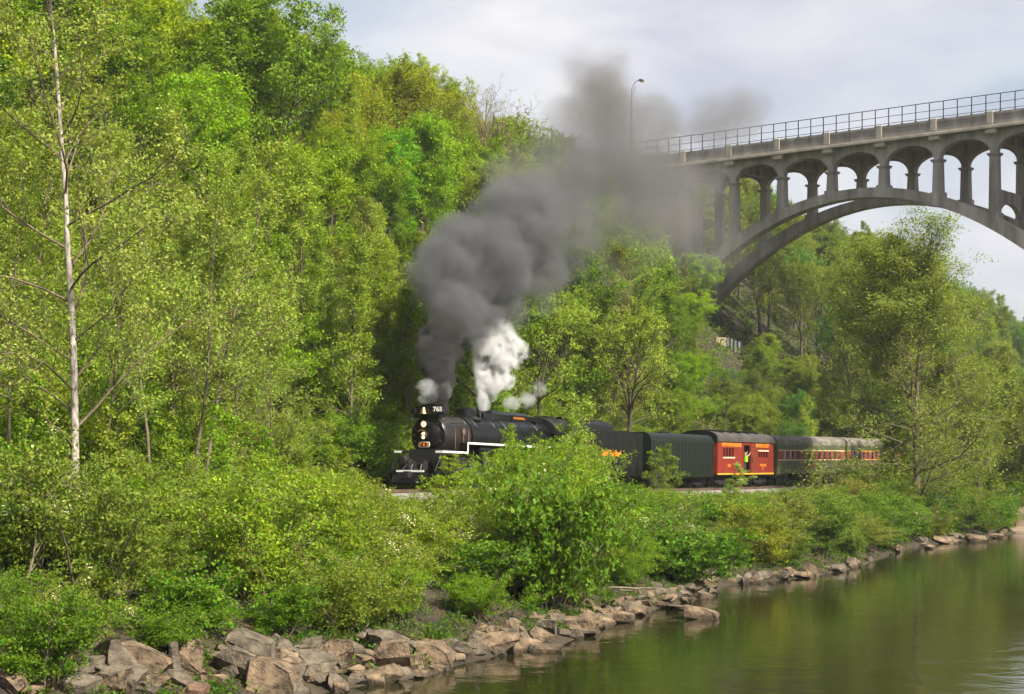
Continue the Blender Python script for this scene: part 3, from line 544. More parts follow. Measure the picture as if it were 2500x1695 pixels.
def aux_tender():
    L_ = 12.4; T = vehicle('water_tender', 28.9, 41.3, 'plain dark green black water tender with rounded top and ribbed side', 'tender'); B = M['auxgreen']
    c = [(-1.54,0.86),(1.54,0.86),(1.54,3.45)] + [(1.54-0.55+0.55*math.cos(a), 3.45+0.62*math.sin(a)) for a in np.linspace(0.2, math.pi/2, 6)] + [(-(1.54-0.55)-0.55*math.sin(a), 3.45+0.62*math.cos(a)) for a in np.linspace(0, math.pi/2-0.2, 6)] + [(-1.54,3.45)]
    b = MB(); b.prism_x(c, 0.0, L_); tk = b.build('tank', B, T, True)
    for s in (-1,1):
        for x in np.arange(0.35, L_, 0.62): b = MB(); b.box(x,x+0.05,min(s*1.541,s*1.562),max(s*1.541,s*1.562),1.1,3.42); b.build('side_rib', B, tk)
        b = MB(); b.box(0,L_,min(s*1.541,s*1.57),max(s*1.541,s*1.57),0.86,1.05); b.build('side_sill', B, tk)
    b = MB(); b.box(-0.02,-0.002,-1.0,-0.1,3.0,3.3); pl = b.build('end_plate', M['blackmatt'], tk)
    text('end_lettering', 'NKP', 0.26, M['orange'], pl, (-0.024,-0.55,3.15), (math.pi/2,0,-math.pi/2), bold=0.01)
    b = MB(); b.lathe((6,0,4.06),(0,0,1),[(0,0.45),(0.14,0.45),(0.2,0.1)],16); b.build('water_hatch', B, T)
    b = MB(); b.box(0.1,L_-0.1,-1.25,1.25,0.70,0.855); b.build('frame', M['blackmatt'], T)
    truck(T,2.2,2.4); truck(T,L_-2.0,2.4); coupler(T,0,-1); coupler(T,L_,1)
aux_tender()
def arch_roof(hw, z0, zt, flat=0.6, n=18):
    return [(-hw*math.cos(a), z0+(zt-z0)*math.sin(a)**flat) for a in np.linspace(0, math.pi, n)]
def red_car():
    L_ = 13.3; T = vehicle('tool_car', 42.2, 55.5, 'red railway tool car with gold lettering and an open side door', 'railway car'); R = M['redcar']
    d0, d1 = 6.0, 7.45
    # side walls as panels around the door and window openings
    wins = {-1: [(1.25,3.75,2.38,3.12),(9.45,11.95,2.42,3.0)], 1: []}
    for s in (-1,1):
        y0,y1 = sorted((s*1.46,s*1.52))
        def wall(x0,x1,z0,z1):
            b = MB(); b.box(x0,x1,y0,y1,z0,z1); return b
        if s < 0:
            b = MB(); b.box(0,d0,y0,y1,1.06,2.38); b.box(0,1.25,y0,y1,2.38,3.12); b.box(3.75,d0,y0,y1,2.38,3.12); b.box(0,d0,y0,y1,3.12,3.66)
            b.box(d1,L_,y0,y1,1.06,2.42); b.box(d1,9.45,y0,y1,2.42,3.0); b.box(11.95,L_,y0,y1,2.42,3.0); b.box(d1,L_,y0,y1,3.0,3.66); b.box(d0,d1,y0,y1,3.38,3.66)
            b.build('side_wall', R, T)
        else: wall(0,L_,1.06,3.66).build('side_wall', R, T)
        b = MB(); ya,yb = sorted((s*1.522,s*1.545)); b.box(-0.01,L_+0.01,ya,yb,1.02,1.13); b.build('sill_stripe', M['yellow'], T)
    b = MB(); b.box(0,0.06,-1.458,1.458,1.06,3.66); b.build('end_wall', R, T); b = MB(); b.box(L_-0.06,L_,-1.458,1.458,1.06,3.66); b.build('end_wall', R, T)
    b = MB(); b.box(0,L_,-1.458,1.458,1.0,1.055); b.build('floor', M['dark'], T)
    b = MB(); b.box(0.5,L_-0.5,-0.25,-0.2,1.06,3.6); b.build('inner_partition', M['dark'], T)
    for x0,x1,z0,z1,n in ((1.25,3.75,2.38,3.12,4),(9.45,11.95,2.42,3.0,4)):
        b = MB(); b.box(x0,x1,-1.40,-1.385,z0,z1); w = b.build('window', M['glass'], T)
        for i in range(n+1):
            x = x0 + i*(x1-x0)/n; b = MB(); b.box(x-0.07,x+0.07,-1.50,-1.41,z0,z1); b.build('window_bar', R, w)
        b = MB(); zz = z0 if x0 < 5 else z1-0.02; b.box(x0-0.05,x1+0.05,-1.56,-1.522,zz-0.07,zz+0.03); b.build('window_sill', M['cream'], w)
    # sliding door pushed open
    b = MB(); b.box(d1+0.05,d1+1.75,-1.575,-1.53,1.16,3.42)
    for i in range(4): b.box(d1+0.1+i*0.43,d1+0.16+i*0.43,-1.60,-1.5752,1.2,3.38)
    dr = b.build('sliding_door', M['reddoor'], T)
    b = MB(); b.box(d1+0.2,d1+0.26,-1.64,-1.602,2.0,2.4); b.build('handle', M['blackmatt'], dr)
    for x, s_ in ((3.15,'FORT WAYNE RAILROAD'),(10.3,'HISTORICAL SOCIETY')):
        text('lettering', s_, 0.40, M['gold'], T, (x,-1.532 if x < 5 else -1.60,3.36), (math.pi/2,0,0), bold=0.012, sx=0.98 if x < 5 else 0.86)
    text('lettering', '701', 0.34, M['gold'], T, (2.6,-1.532,1.72), (math.pi/2,0,0), bold=0.008, sx=1.5)
    text('lettering', 'TOOL CAR', 0.26, M['gold'], T, (10.6,-1.532,1.76), (math.pi/2,0,0), bold=0.008, sx=1.2); text('lettering', '701', 0.20, M['gold'], T, (10.6,-1.532,1.5), (math.pi/2,0,0), sx=1.4)
    b = MB(); b.prism_x([(-1.6,3.62)] + arch_roof(1.6,3.665,4.45) + [(1.6,3.62)], -0.15, L_+0.1); rf = b.build('roof', M['roofgrey'], T, True)
    b = MB(); b.prism_x([(-1.63,3.60)] + arch_roof(1.63,3.67,4.50) + [(1.63,3.60)], -0.32, -0.152); b.build('roof_end', M['black'], rf, True)
    for i in range(5):
        x = 2.2 + i*2.05; b = MB(); pts = [p for p in arch_roof(1.62,3.68,4.46, n=24) if -1.25 < p[0] < 0.9]
        b.tube([(x, p[0], p[1]+0.03) for p in pts], 0.10, 6); b.build('roof_rib', M['black'], rf)
    b = MB(); b.box(0.2,L_-0.2,-0.9,0.9,0.72,0.998); b.box(5.0,8.0,-1.2,1.2,0.45,0.75); b.build('underframe', M['blackmatt'], T)
    for x in (5.95,7.5): b = MB(); b.tube([(x,-1.56,1.2),(x,-1.56,2.6)],0.02,5); b.build('grab_rail', M['blackmatt'], T)
    truck(T,2.2,2.4); truck(T,L_-2.2,2.4); coupler(T,0,-1); coupler(T,L_,1)
red_car()
def person():
    s = 42.2 + 6.65; X, Y = xy(s, 1.35); P = empty('person', (float(X), float(Y), float(zrail(s))+1.06), (0,0,TRACK_ANGLE))
    tag(P, 'person in a bright green safety vest with raised arms in the open red doorway', 'person')
    J = {'pel':(0,0,0.95,.15),'waist':(0,0,1.12,.135),'chest':(0.01,-.02,1.36,.165),'neck':(0.01,-.02,1.52,.06),'chin':(0.01,-.05,1.60,.07),'head':(0.01,-.03,1.70,.10),'top':(0.01,-.02,1.79,.06),
         'shl':(-.18,-.02,1.44,.07),'ell':(-.30,-.16,1.56,.045),'wrl':(-.10,-.22,1.72,.03),'shr':(.19,-.02,1.44,.07),'elr':(.36,-.18,1.50,.045),'wrr':(.52,-.26,1.66,.03),
         'hpl':(-.10,0,.90,.10),'knl':(-.11,-.04,.50,.07),'anl':(-.11,0,.10,.045),'tol':(-.12,-.18,.04,.035),'hpr':(.10,0,.90,.10),'knr':(.12,-.02,.50,.07),'anr':(.13,0.02,.10,.045),'tor':(.14,-.16,.04,.035),
         'pml':(-.04,-.235,1.78,.03),'pmr':(.58,-.28,1.73,.03)}
    E = [('pel','waist'),('waist','chest'),('chest','neck'),('neck','chin'),('chin','head'),('head','top'),('chest','shl'),('shl','ell'),('ell','wrl'),('wrl','pml'),('chest','shr'),('shr','elr'),('elr','wrr'),('wrr','pmr'),
         ('pel','hpl'),('hpl','knl'),('knl','anl'),('anl','tol'),('pel','hpr'),('hpr','knr'),('knr','anr'),('anr','tor')]
    ks = list(J); me = bpy.data.meshes.new('body'); me.from_pydata([J[k][:3] for k in ks], [(ks.index(a), ks.index(b)) for a, b in E], [])
    o = link(bpy.data.objects.new('body', me), P); sk = o.modifiers.new('skin', 'SKIN'); o.modifiers.new('sub', 'SUBSURF').levels = 1
    for i, k in enumerate(ks): v = me.skin_vertices[0].data[i]; v.radius = (J[k][3],)*2; v.use_root = (k == 'pel')
    dg = bpy.context.evaluated_depsgraph_get(); nm = bpy.data.meshes.new_from_object(o.evaluated_get(dg)); o.modifiers.clear(); o.data = nm
    for mm in ('skin','shirt','trousers','blackmatt'): nm.materials.append(M[mm])
    for p in nm.polygons:
        c = p.center; r = abs(c.x)
        p.material_index = 3 if c.z < 0.11 else 2 if c.z < 0.98 else 1 if (c.z < 1.50 and r < 0.22) else 0; p.use_smooth = True
    b = MB(); b.prism_x([(-.19,1.0),(.13,1.0),(.17,1.3),(.12,1.50),(-.17,1.50),(-.21,1.3)], -.20, .21); b.build('vest', M['vest'], P)
    b = MB(); b.lathe((0.01,-.02,1.70),(0,0.15,1),[(0,0.118),(0.06,0.118),(0.11,0.085),(0.13,0.01)],12); b.build('hair', M['hair'], P, True)
    for c, d in (((-.03,-.24,1.80),(.1,-.05,1)),((.60,-.285,1.75),(.5,-.1,.9))):
        b = MB(); c = Vector(c); d = Vector(d).normalized()
        for i, l in enumerate((.065,.08,.085,.075)):
            q = c + Vector(((i-1.5)*.02,0,0)); b.tube([q, q+d*l*.5, q+d*l+Vector((0,-.012,0))],[.009,.009,.006],5)
        b.tube([c+Vector((-.03,0,-.03)), c+Vector((-.06,-.01,.015))],[.010,.007],5); b.build('fingers', M['skin'], P)
person()
def coach(s0, L_, label, stripe, letters):
    T = vehicle('passenger_coach', s0, s0+L_, label, 'passenger car'); T['group'] = 'olive green passenger coaches'; Gm = M['coachgreen']; hw = 1.5
    for s in (-1,1):
        y0,y1 = sorted((s*(hw-0.05),s*hw)); b = MB(); b.box(0.0,L_,y0,y1,1.08,2.20); b.box(0.0,L_,y0,y1,3.02,3.56); sd = b.build('side_wall', Gm, T)
        xs = [0.0]; n = 11; st = (L_-3.6)/(n-1)*0.98; first = 1.75
        px_ = 0.0
        for i in range(n+1):
            a = first + i*st if i < n else L_; b = MB(); b.box(px_,a,y0,y1,2.202,3.018); b.build('band_panel', M['maroon'], sd); px_ = a+0.80
        for i in range(n):
            a = first + i*st; b = MB(); b.box(a,a+0.80,min(s*(hw-0.09),s*(hw-0.075)),max(s*(hw-0.09),s*(hw-0.075)),2.21,3.01); w = b.build('window', M['glass'], T)
            b = MB(); b.box(a+0.38,a+0.42,min(s*(hw-0.074),s*(hw-0.05)),max(s*(hw-0.074),s*(hw-0.05)),2.21,3.01) if False else b.box(a,a+0.80,min(s*(hw-0.074),s*(hw-0.05)),max(s*(hw-0.074),s*(hw-0.05)),2.21,2.25); b.build('sill', M['maroon'], w)
        for z in (2.17,3.0):
            b = MB(); b.box(0.1,L_-0.05,min(s*(hw+0.002),s*(hw+0.018)),max(s*(hw+0.002),s*(hw+0.018)),z,z+0.07); b.build('stripe', stripe, sd)
        b = MB(); b.box(0,L_,min(s*(hw+0.002),s*(hw+0.025)),max(s*(hw+0.002),s*(hw+0.025)),1.02,1.14); b.build('side_sill', Gm, sd)
        if letters and s < 0:
            rr = random.Random(3); x = 8.0
            for i in range(9):
                b = MB(); h = 0.24; b.box(x,x+0.05,-hw-0.012,-hw-0.002,1.62,1.62+h); b.box(x+0.12,x+0.17,-hw-0.012,-hw-0.002,1.62,1.62+h*rr.choice([1,1,.6])); zz = 1.62+h*rr.choice([0.45,0.8,0.0]); b.box(x+0.051,x+0.119,-hw-0.012,-hw-0.002,zz,zz+0.05); b.build('letter', M['maroon_bright'], sd); x += 0.30
    b = MB(); b.prism_x([(-hw-0.03,3.50)] + arch_roof(hw+0.03,3.565,4.36,0.62) + [(hw+0.03,3.50)], 0.0, L_); b.build('roof', M['coachroof'], T, True)
    for x0 in (0.0, L_-0.06): b = MB(); b.box(x0,x0+0.06,-1.448,1.448,1.0,3.56); b.build('end_wall', Gm, T)
    b = MB(); b.box(0,L_,-1.4,1.4,0.92,1.02); b.build('floor', M['blackmatt'], T)
    for x0 in (-0.62, L_+0.002): b = MB(); b.prism_x([(-0.85,1.0),(0.85,1.0),(0.85,3.3),(0.6,3.5),(-0.6,3.5),(-0.85,3.3)], x0, x0+0.6); b.build('vestibule_diaphragm', M['roofgrey'], T)
    b = MB(); b.box(-0.2,-0.03,-1.52,-1.30,0.9,3.6); b.build('end_post', M['coachgreen'], T)
    for x0,x1 in ((5.6,7.2),(8.3,8.9),(9.6,10.2),(11.4,13.0)):
        b = MB(); b.cbox(x0,x1,-1.25,-0.4,0.42,0.915,0.04); b.build('equipment_box', M['blackmatt'] if x1-x0 > 1 else M['plank'], T)
    truck(T,2.6,2.5); truck(T,L_-2.6,2.5); coupler(T,L_,1)
M['maroon_bright'] = mat('red_letters', (0.55, 0.05, 0.03), 0.5)
coach(56.7, 19.6, 'olive green passenger coach with cream edged red window band behind the red car', M['cream'], True)
coach(77.1, 19.6, 'last visible olive green coach with yellow edged red window band behind the branches', M['yellow'], False)

# ------------------------------------------------------------------ trees: skeleton of limbs, leaves on the twigs
def unit(v): return v / (np.linalg.norm(v) + 1e-9)
def limb(rng, p, d, L_, r, nseg, wob, up, end=0.25):
    pts = [np.array(p, float)]; rs = [r]; d = unit(np.array(d, float))
    for i in range(nseg):
        d = unit(d + rng.normal(0, wob, 3) + np.array([0, 0, up])); pts.append(pts[-1] + d * L_ / nseg); rs.append(r * (1 - (1 - end) * (i + 1) / nseg))
    return pts, rs, d
def tube_np(acc, pts, rs, n):
    P = np.array(pts); d = np.gradient(P, axis=0); d /= np.linalg.norm(d, axis=1)[:, None] + 1e-9
    ref = np.array([0.31, 0.95, 0.05]); u = np.cross(d, ref); u /= np.linalg.norm(u, axis=1)[:, None] + 1e-9; w = np.cross(d, u)
    a = np.arange(n) * 2 * np.pi / n
    V = P[:, None] + (u[:, None] * np.cos(a)[None, :, None] + w[:, None] * np.sin(a)[None, :, None]) * np.array(rs)[:, None, None]
    b = acc['n']; k = len(pts); acc['v'].append(V.reshape(-1, 3)); i = np.arange(k-1)[:, None]*n; j = np.arange(n)[None]
    acc['f'].append((b + np.stack([i+j, i+(j+1) % n, i+n+(j+1) % n, i+n+j], -1)).reshape(-1, 4)); acc['n'] += k*n
def mesh_quads(name, V, Fq, mats, smooth=False):
    me = bpy.data.meshes.new(name); nv, nf = len(V), len(Fq)
    me.vertices.add(nv); me.vertices.foreach_set('co', np.ascontiguousarray(V, np.float32).ravel())
    me.loops.add(nf*4); me.loops.foreach_set('vertex_index', np.ascontiguousarray(Fq, np.int32).ravel())
    me.polygons.add(nf); me.polygons.foreach_set('loop_start', np.arange(0, nf*4, 4, dtype=np.int32))
    me.update(calc_edges=True)
    if smooth: me.polygons.foreach_set('use_smooth', np.ones(nf, bool))
    me.materials.append(mats); return me
def leaves(rng, C, size, aspect=0.62, up=0.9, out=None, vary=0.45):
    n = len(C); nm = rng.normal(0, 0.75, (n, 3)) + np.array([0, 0, up])
    if out is not None: nm += out * 0.5
    nm /= np.linalg.norm(nm, axis=1)[:, None]
    a = rng.normal(0, 1, (n, 3)); a -= nm * (a * nm).sum(1)[:, None]; a /= np.linalg.norm(a, axis=1)[:, None] + 1e-9; b = np.cross(nm, a)
    l = size * (1 + rng.uniform(-vary, vary, n))[:, None]; w = l * aspect
    V = np.stack([C - a*l*0.5, C + b*w*0.5 + a*l*0.06 + nm*l*0.07, C + a*l*0.5 - nm*l*0.05, C - b*w*0.5 + a*l*0.06 + nm*l*0.07], 1).reshape(-1, 3)
    return V, np.arange(n*4).reshape(-1, 4)
def tree(seed, H, r0, base, prof, n1, a1, n2, n3, nleaf, lsize, sig=0.28, wob=0.10, up1=0.04, trunk_wob=0.03, forks=0, l2=0.42, aspect=0.62, twigleaf=(0.25, 1.0), barkm='bark', lean=(0, 0), l3=0.5, thin=1.0):
    """prof(t) -> length of a limb leaving the trunk at height fraction t of the crown; a1(t) -> its angle from vertical"""
    rng = np.random.default_rng(seed); acc = {'v': [], 'f': [], 'n': 0}; anch = []
    tp, tr, _ = limb(rng, (0, 0, -0.4), (lean[0], lean[1], 1), H + 0.4, r0, 12, trunk_wob, 0.05, 0.10); tube_np(acc, tp, tr, 8)
    stems = [(tp, tr)]
    for k in range(forks):
        i = int(rng.integers(3, 6)); az = rng.uniform(0, 6.28); fp, fr, _ = limb(rng, tp[i], (0.55*math.cos(az), 0.55*math.sin(az), 1), H*(1-i/12)*0.92, tr[i]*0.75, 9, 0.07, 0.06, 0.12); tube_np(acc, fp, fr, 7); stems.append((fp, fr))
    for q, (P, Rr) in enumerate(stems):
        P = np.array(P); cnt = n1 if q == 0 else n1 * 2 // 3; az = rng.uniform(0, 6.28)
        for k in range(cnt):
            t = (k + rng.uniform(0.1, 0.9)) / cnt; h = base + (0.985 - base) * t
            if q: h = 0.25 + 0.73 * t
            x = h * (len(P)-1); i = min(int(x), len(P)-2); p = P[i] + (P[i+1]-P[i])*(x-i); rr = Rr[i] + (Rr[i+1]-Rr[i])*(x-i)
            tt = (p[2]/H - base) / (1-base); tt = min(max(tt, 0), 1)
            az += 2.4 + rng.normal(0, 0.5); an = a1(tt) + rng.normal(0, 0.12); Ll = prof(tt) * rng.uniform(0.72, 1.2)
            d = (math.sin(an)*math.cos(az), math.sin(an)*math.sin(az), math.cos(an)); r1 = min(rr*0.62, 0.018*Ll*thin + 0.012)
            bp, br, _ = limb(rng, p, d, Ll, r1, 6, wob, up1, 0.22); tube_np(acc, bp, br, 5); bp = np.array(bp)
            m = max(2, int(round(n2 * (0.5 + 0.5*Ll/ max(prof(0.4), 0.5)))))
            for j in range(m):
                u = 0.22 + 0.78*(j + rng.uniform(0.1, 0.9))/m; x = u*6; i2 = min(int(x), 5); pp = bp[i2] + (bp[i2+1]-bp[i2])*(x-i2); bd = unit(bp[i2+1]-bp[i2])
                sd = unit(np.cross(bd, rng.normal(0, 1, 3))); d2 = unit(bd*0.75 + sd*0.85 + np.array([0, 0, 0.12])); L2 = Ll*l2*rng.uniform(0.6, 1.25)*(1.15-0.55*u)
                cp, c_r, _ = limb(rng, pp, d2, L2, max(0.007, r1*0.45*(1.1-u*0.6)), 4, wob*1.3, up1, 0.35); tube_np(acc, cp, c_r, 4); cp = np.array(cp)
                for s_ in np.linspace(twigleaf[0], twigleaf[1], 4): x = s_*4; i3 = min(int(x), 3); anch.append(cp[i3] + (cp[i3+1]-cp[i3])*(x-i3))
                for w_ in range(n3):
                    x = rng.uniform(0.8, 4); i3 = min(int(x), 3); p3 = cp[i3] + (cp[i3+1]-cp[i3])*(x-i3); d3 = unit(unit(cp[i3+1]-cp[i3])*0.6 + unit(rng.normal(0, 1, 3))*0.9 + np.array([0, 0, 0.1]))
                    L3 = L2*l3*rng.uniform(0.5, 1.2); e3 = [p3, p3+d3*L3*0.5+rng.normal(0, 0.03, 3), p3+d3*L3]; tube_np(acc, e3, [0.008, 0.006, 0.004], 3)
                    anch += [e3[0]*0.4+e3[2]*0.6, e3[1], e3[2], e3[2]]
    tm = mesh_quads('trunk', np.concatenate(acc['v']), np.concatenate(acc['f']), M[barkm], True)
    if barkm == 'sycamore':
        tm.materials.append(M['paletwig']); nf = len(tm.polygons); mi = np.ones(nf, np.int32); mi[:len(acc['f'][0])] = 0; tm.polygons.foreach_set('material_index', mi)
    A = np.array(anch); pick = A[rng.integers(0, len(A), nleaf)] + rng.normal(0, 1, (nleaf, 3)) * sig * np.array([1, 1, 0.7])
    cen = A.mean(0); out = pick - cen; out /= np.linalg.norm(out, axis=1)[:, None] + 1e-9
    V, Fq = leaves(rng, pick, lsize, aspect, 0.6, out); cm = mesh_quads('crown', V, Fq, M['leaf'])
    return {'trunk': tm, 'crown': cm, 'H': float(pick[:, 2].max()), 'R': float(np.percentile(np.hypot(pick[:, 0]-cen[0], pick[:, 1]-cen[1]), 90))}
def shrub(seed, H, R, nst, nleaf, lsize, sig=0.13, droop=-0.05, blossom=0, aspect=0.6):
    rng = np.random.default_rng(seed); acc = {'v': [], 'f': [], 'n': 0}; anch = []
    for k in range(nst):
        az = rng.uniform(0, 6.28); an = abs(rng.normal(0.5, 0.28)); Ls = H*rng.uniform(0.75, 1.1)/max(0.6, math.cos(an)*0.9+0.1)
        d = (math.sin(an)*math.cos(az), math.sin(an)*math.sin(az), math.cos(an)); p0 = (rng.normal(0, R*0.16), rng.normal(0, R*0.16), -0.3)
        sp, sr, _ = limb(rng, p0, d, Ls, 0.045*rng.uniform(0.6, 1.2), 6, 0.10, 0.0, 0.2); tube_np(acc, sp, sr, 5); sp = np.array(sp)
        for j in range(9):
            x = rng.uniform(1.0, 6); i = min(int(x), 5); p = sp[i]+(sp[i+1]-sp[i])*(x-i); bd = unit(sp[i+1]-sp[i]); az2 = rng.uniform(0, 6.28)
            d2 = unit(bd*0.45 + np.array([math.cos(az2), math.sin(az2), 0.25])); L2 = R*rng.uniform(0.25, 0.62)
            cp, c_r, _ = limb(rng, p, d2, L2, 0.014, 5, 0.13, droop, 0.3); tube_np(acc, cp, c_r, 3); cp = np.array(cp)
            for s_ in np.linspace(0.2, 1, 6): x = s_*5; i3 = min(int(x), 4); anch.append(cp[i3]+(cp[i3+1]-cp[i3])*(x-i3))
            for w_ in range(4):
                p3 = cp[int(rng.integers(1, 6))]; d3 = unit(rng.normal(0, 1, 3)*np.array([1, 1, 0.5])); anch += [p3+d3*0.22, p3+d3*0.42]
    A = np.array(anch); A = A[A[:, 2] > 0.05]
    tm = mesh_quads('stem', np.concatenate(acc['v']), np.concatenate(acc['f']), M['paletwig'], True)
    pk = A[rng.integers(0, len(A), nleaf)] + rng.normal(0, sig, (nleaf, 3)) * np.array([1, 1, 0.45])
    V, Fq = leaves(rng, pk, lsize, aspect, 1.1); cm = mesh_quads('foliage', V, Fq, M['leaf']); bl = None
    if blossom:
        top = A[A[:, 2] > np.percentile(A[:, 2], 55)]; c = top[rng.integers(0, len(top), 26)]; pk = c[rng.integers(0, 26, blossom)] + rng.normal(0, 0.10, (blossom, 3))
        V, Fq = leaves(rng, pk, 0.075, 0.9, 1.2); bl = mesh_quads('blossom', V, Fq, M['blossom'])
    return {'stem': tm, 'foliage': cm, 'blossom': bl, 'H': float(np.percentile(A[:, 2], 99)), 'R': float(np.percentile(np.hypot(A[:, 0], A[:, 1]), 90))}

def plant(proto, name, pos, rotz, sc, color, label, cat, group=None, barkcol=None):
    o = empty(name, pos, (0, 0, rotz)); o.scale = sc if hasattr(sc, '__len__') else (sc, sc, sc); tag(o, label, cat, group)
    for k in ('trunk', 'crown', 'stem', 'foliage', 'blossom'):
        if proto.get(k) is not None:
            c = link(bpy.data.objects.new(k, proto[k]), o)
            if k in ('crown', 'foliage'): c.color = (color[0]*1.56, color[1]*1.62, color[2]*1.05, 1)
    return o
gr = lambda x, y: float(ground(x, y))
WOOD, BANK = [], []
ORD = ['', 'second ', 'third ', 'fourth ', 'fifth ', 'sixth ', 'seventh ', 'eighth ', 'ninth ', 'tenth ', 'eleventh ', 'twelfth ', 'thirteenth ', 'fourteenth '] + [w + ' ' for w in 'fifteenth sixteenth seventeenth eighteenth nineteenth twentieth twenty-first twenty-second twenty-third twenty-fourth twenty-fifth twenty-sixth twenty-seventh twenty-eighth twenty-ninth thirtieth'.split()]
def column(px, marks):
    for lim, ph in marks:
        if px < lim: return ph
    return marks[-1][1]
SLOPE_MARKS = [(110, 'at the left edge'), (260, 'behind the white sycamore trunk'), (430, 'right of the white sycamore trunk'), (620, 'behind the leaning pale sycamore pair'), (820, 'above the thicket left of the locomotive'), (1010, 'just left of the dark smoke'), (1200, 'behind the smoke above the locomotive'),
               (1400, 'behind the smoke above the boiler'), (1570, 'above the coal tender'), (1745, 'above the plain water tender'), (1890, 'above the red car'), (2070, 'above the green coach'), (2330, 'behind the large riverside sycamore'), (9999, 'right of the large riverside sycamore')]
BANK_MARKS = [(130, 'at the left edge'), (330, 'below the white sycamore trunk'), (560, 'below the leaning pale sycamores'), (780, 'left of the locomotive'), (980, 'beside the locomotive pilot'), (1150, 'below the locomotive front'), (1350, 'below the boiler'), (1570, 'below the coal tender'),
              (1745, 'below the water tender'), (1890, 'below the red car'), (2070, 'below the green coach'), (2200, 'left of the riverside sycamore'), (2330, 'below the riverside sycamore'), (9999, 'near the river wall')]
def name_them(rows, slope):
    by = {}
    for o, what, px, key, grp in rows:
        ph = column(px, SLOPE_MARKS if slope else BANK_MARKS); by.setdefault((what, ph), []).append((key, o, grp))
    for (what, ph), lst in by.items():
        lst.sort(key=lambda q: q[0])
        for i, (k, o, grp) in enumerate(lst):
            od = ORD[min(i, len(ORD)-1)]
            if len(lst) == 1: o['label'] = ('%s %s' if slope else '%s on the bank %s') % (what, ph)
            elif slope: o['label'] = '%slowest %s %s' % (od, what, ph)
            else: o['label'] = '%s on the bank %s, %snearest the water' % (what, ph, od)
            o['group'] = grp

# kinds of tree
rnd = lambda R: (lambda t: R*(0.55 + 0.75*math.sin(math.pi*min(1, t*0.92+0.08)))*(1.05-0.55*t))
OAKS = [tree(11+i, 15.0, 0.26, 0.22, rnd(4.9), 20, lambda t: 1.15-0.75*t, 7, 3, 28000, 0.205, sig=0.27, wob=0.14, forks=1 if i % 2 else 2, l2=0.46) for i in range(4)]
OPEN = [tree(31+i, 15.0, 0.28, 0.30, rnd(5.2), 15, lambda t: 1.05-0.65*t, 7, 3, 15000, 0.20, sig=0.18, wob=0.20, forks=2, l2=0.48) for i in range(3)]
POLE = [tree(51+i, 14.0, 0.12, 0.16, lambda t: 2.5*(1.0-0.72*t)+0.25, 30, lambda t: 0.95-0.4*t, 5, 2, 11000, 0.145, sig=0.20, wob=0.08, barkm='paletwig', up1=0.08) for i in range(4)]
SPIRE = [tree(71+i, 17.0, 0.20, 0.14, lambda t: 4.3*(1.0-0.78*t)+0.3, 30, lambda t: 1.0-0.45*t, 6, 3, 19000, 0.17, sig=0.22, wob=0.09, barkm='paletwig', up1=0.07) for i in range(3)]
BARE = [tree(91, 14.0, 0.24, 0.30, rnd(4.6), 15, lambda t: 0.95-0.6*t, 8, 4, 1300, 0.13, sig=0.10, wob=0.18, forks=2, barkm='paletwig', up1=0.07)]
SYC = [tree(101+i, 16.0, 0.085, 0.30, lambda t: 3.2*(1.05-0.7*t)+0.3, 22, lambda t: 0.95-0.35*t, 7, 3, 9000, 0.13, sig=0.16, wob=0.12, barkm='paletwig', up1=0.06, thin=0.40) for i in range(2)]
BIGSYC = tree(111, 25.0, 0.16, 0.13, lambda t: 6.6*(1.05-0.62*t)+0.5, 34, lambda t: 1.12-0.55*t, 9, 4, 30000, 0.122, sig=0.15, wob=0.12, barkm='sycamore', up1=0.03, trunk_wob=0.026, l2=0.40, thin=0.34)
RIVSYC = tree(121, 25.0, 0.25, 0.05, lambda t: 7.9*min(1, t*4+0.45)*(1.03-0.82*t)+0.7, 56, lambda t: 1.30-0.85*t, 11, 4, 105000, 0.15, sig=0.30, twigleaf=(0.05, 1.0), thin=0.6, wob=0.12, forks=2, up1=0.02, l2=0.46, barkm='paletwig')
SHRUBS = [shrub(200+i, 2.9, 2.3, 15, 17000, 0.102, blossom=(700 if i == 2 else 0), droop=(-0.08, 0.02, -0.05, -0.1, 0.0)[i]) for i in range(5)]
VINE = [shrub(220+i, 2.4, 2.6, 16, 8500, 0.15, aspect=0.85, droop=-0.12) for i in range(2)]
SAPL = [tree(231+i, 5.0, 0.04, 0.10, lambda t: 1.5*(1.05-0.65*t)+0.2, 16, lambda t: 0.9-0.3*t, 5, 2, 3000, 0.13, sig=0.12, wob=0.10, barkm='paletwig', aspect=0.75) for i in range(2)]

G_BRIGHT, G_MID, G_DARK, G_YEL, G_PALE, G_OLIVE, G_TAN, G_COOL = (0.122,0.190,0.012), (0.092,0.150,0.012), (0.050,0.098,0.012), (0.158,0.184,0.012), (0.142,0.188,0.032), (0.112,0.145,0.026), (0.235,0.220,0.085), (0.060,0.130,0.035)
def jit(c, a=0.27): f = 1 + random.uniform(-a, a); return tuple(min(1, x*f*(1+random.uniform(-0.07, 0.07))) for x in c)

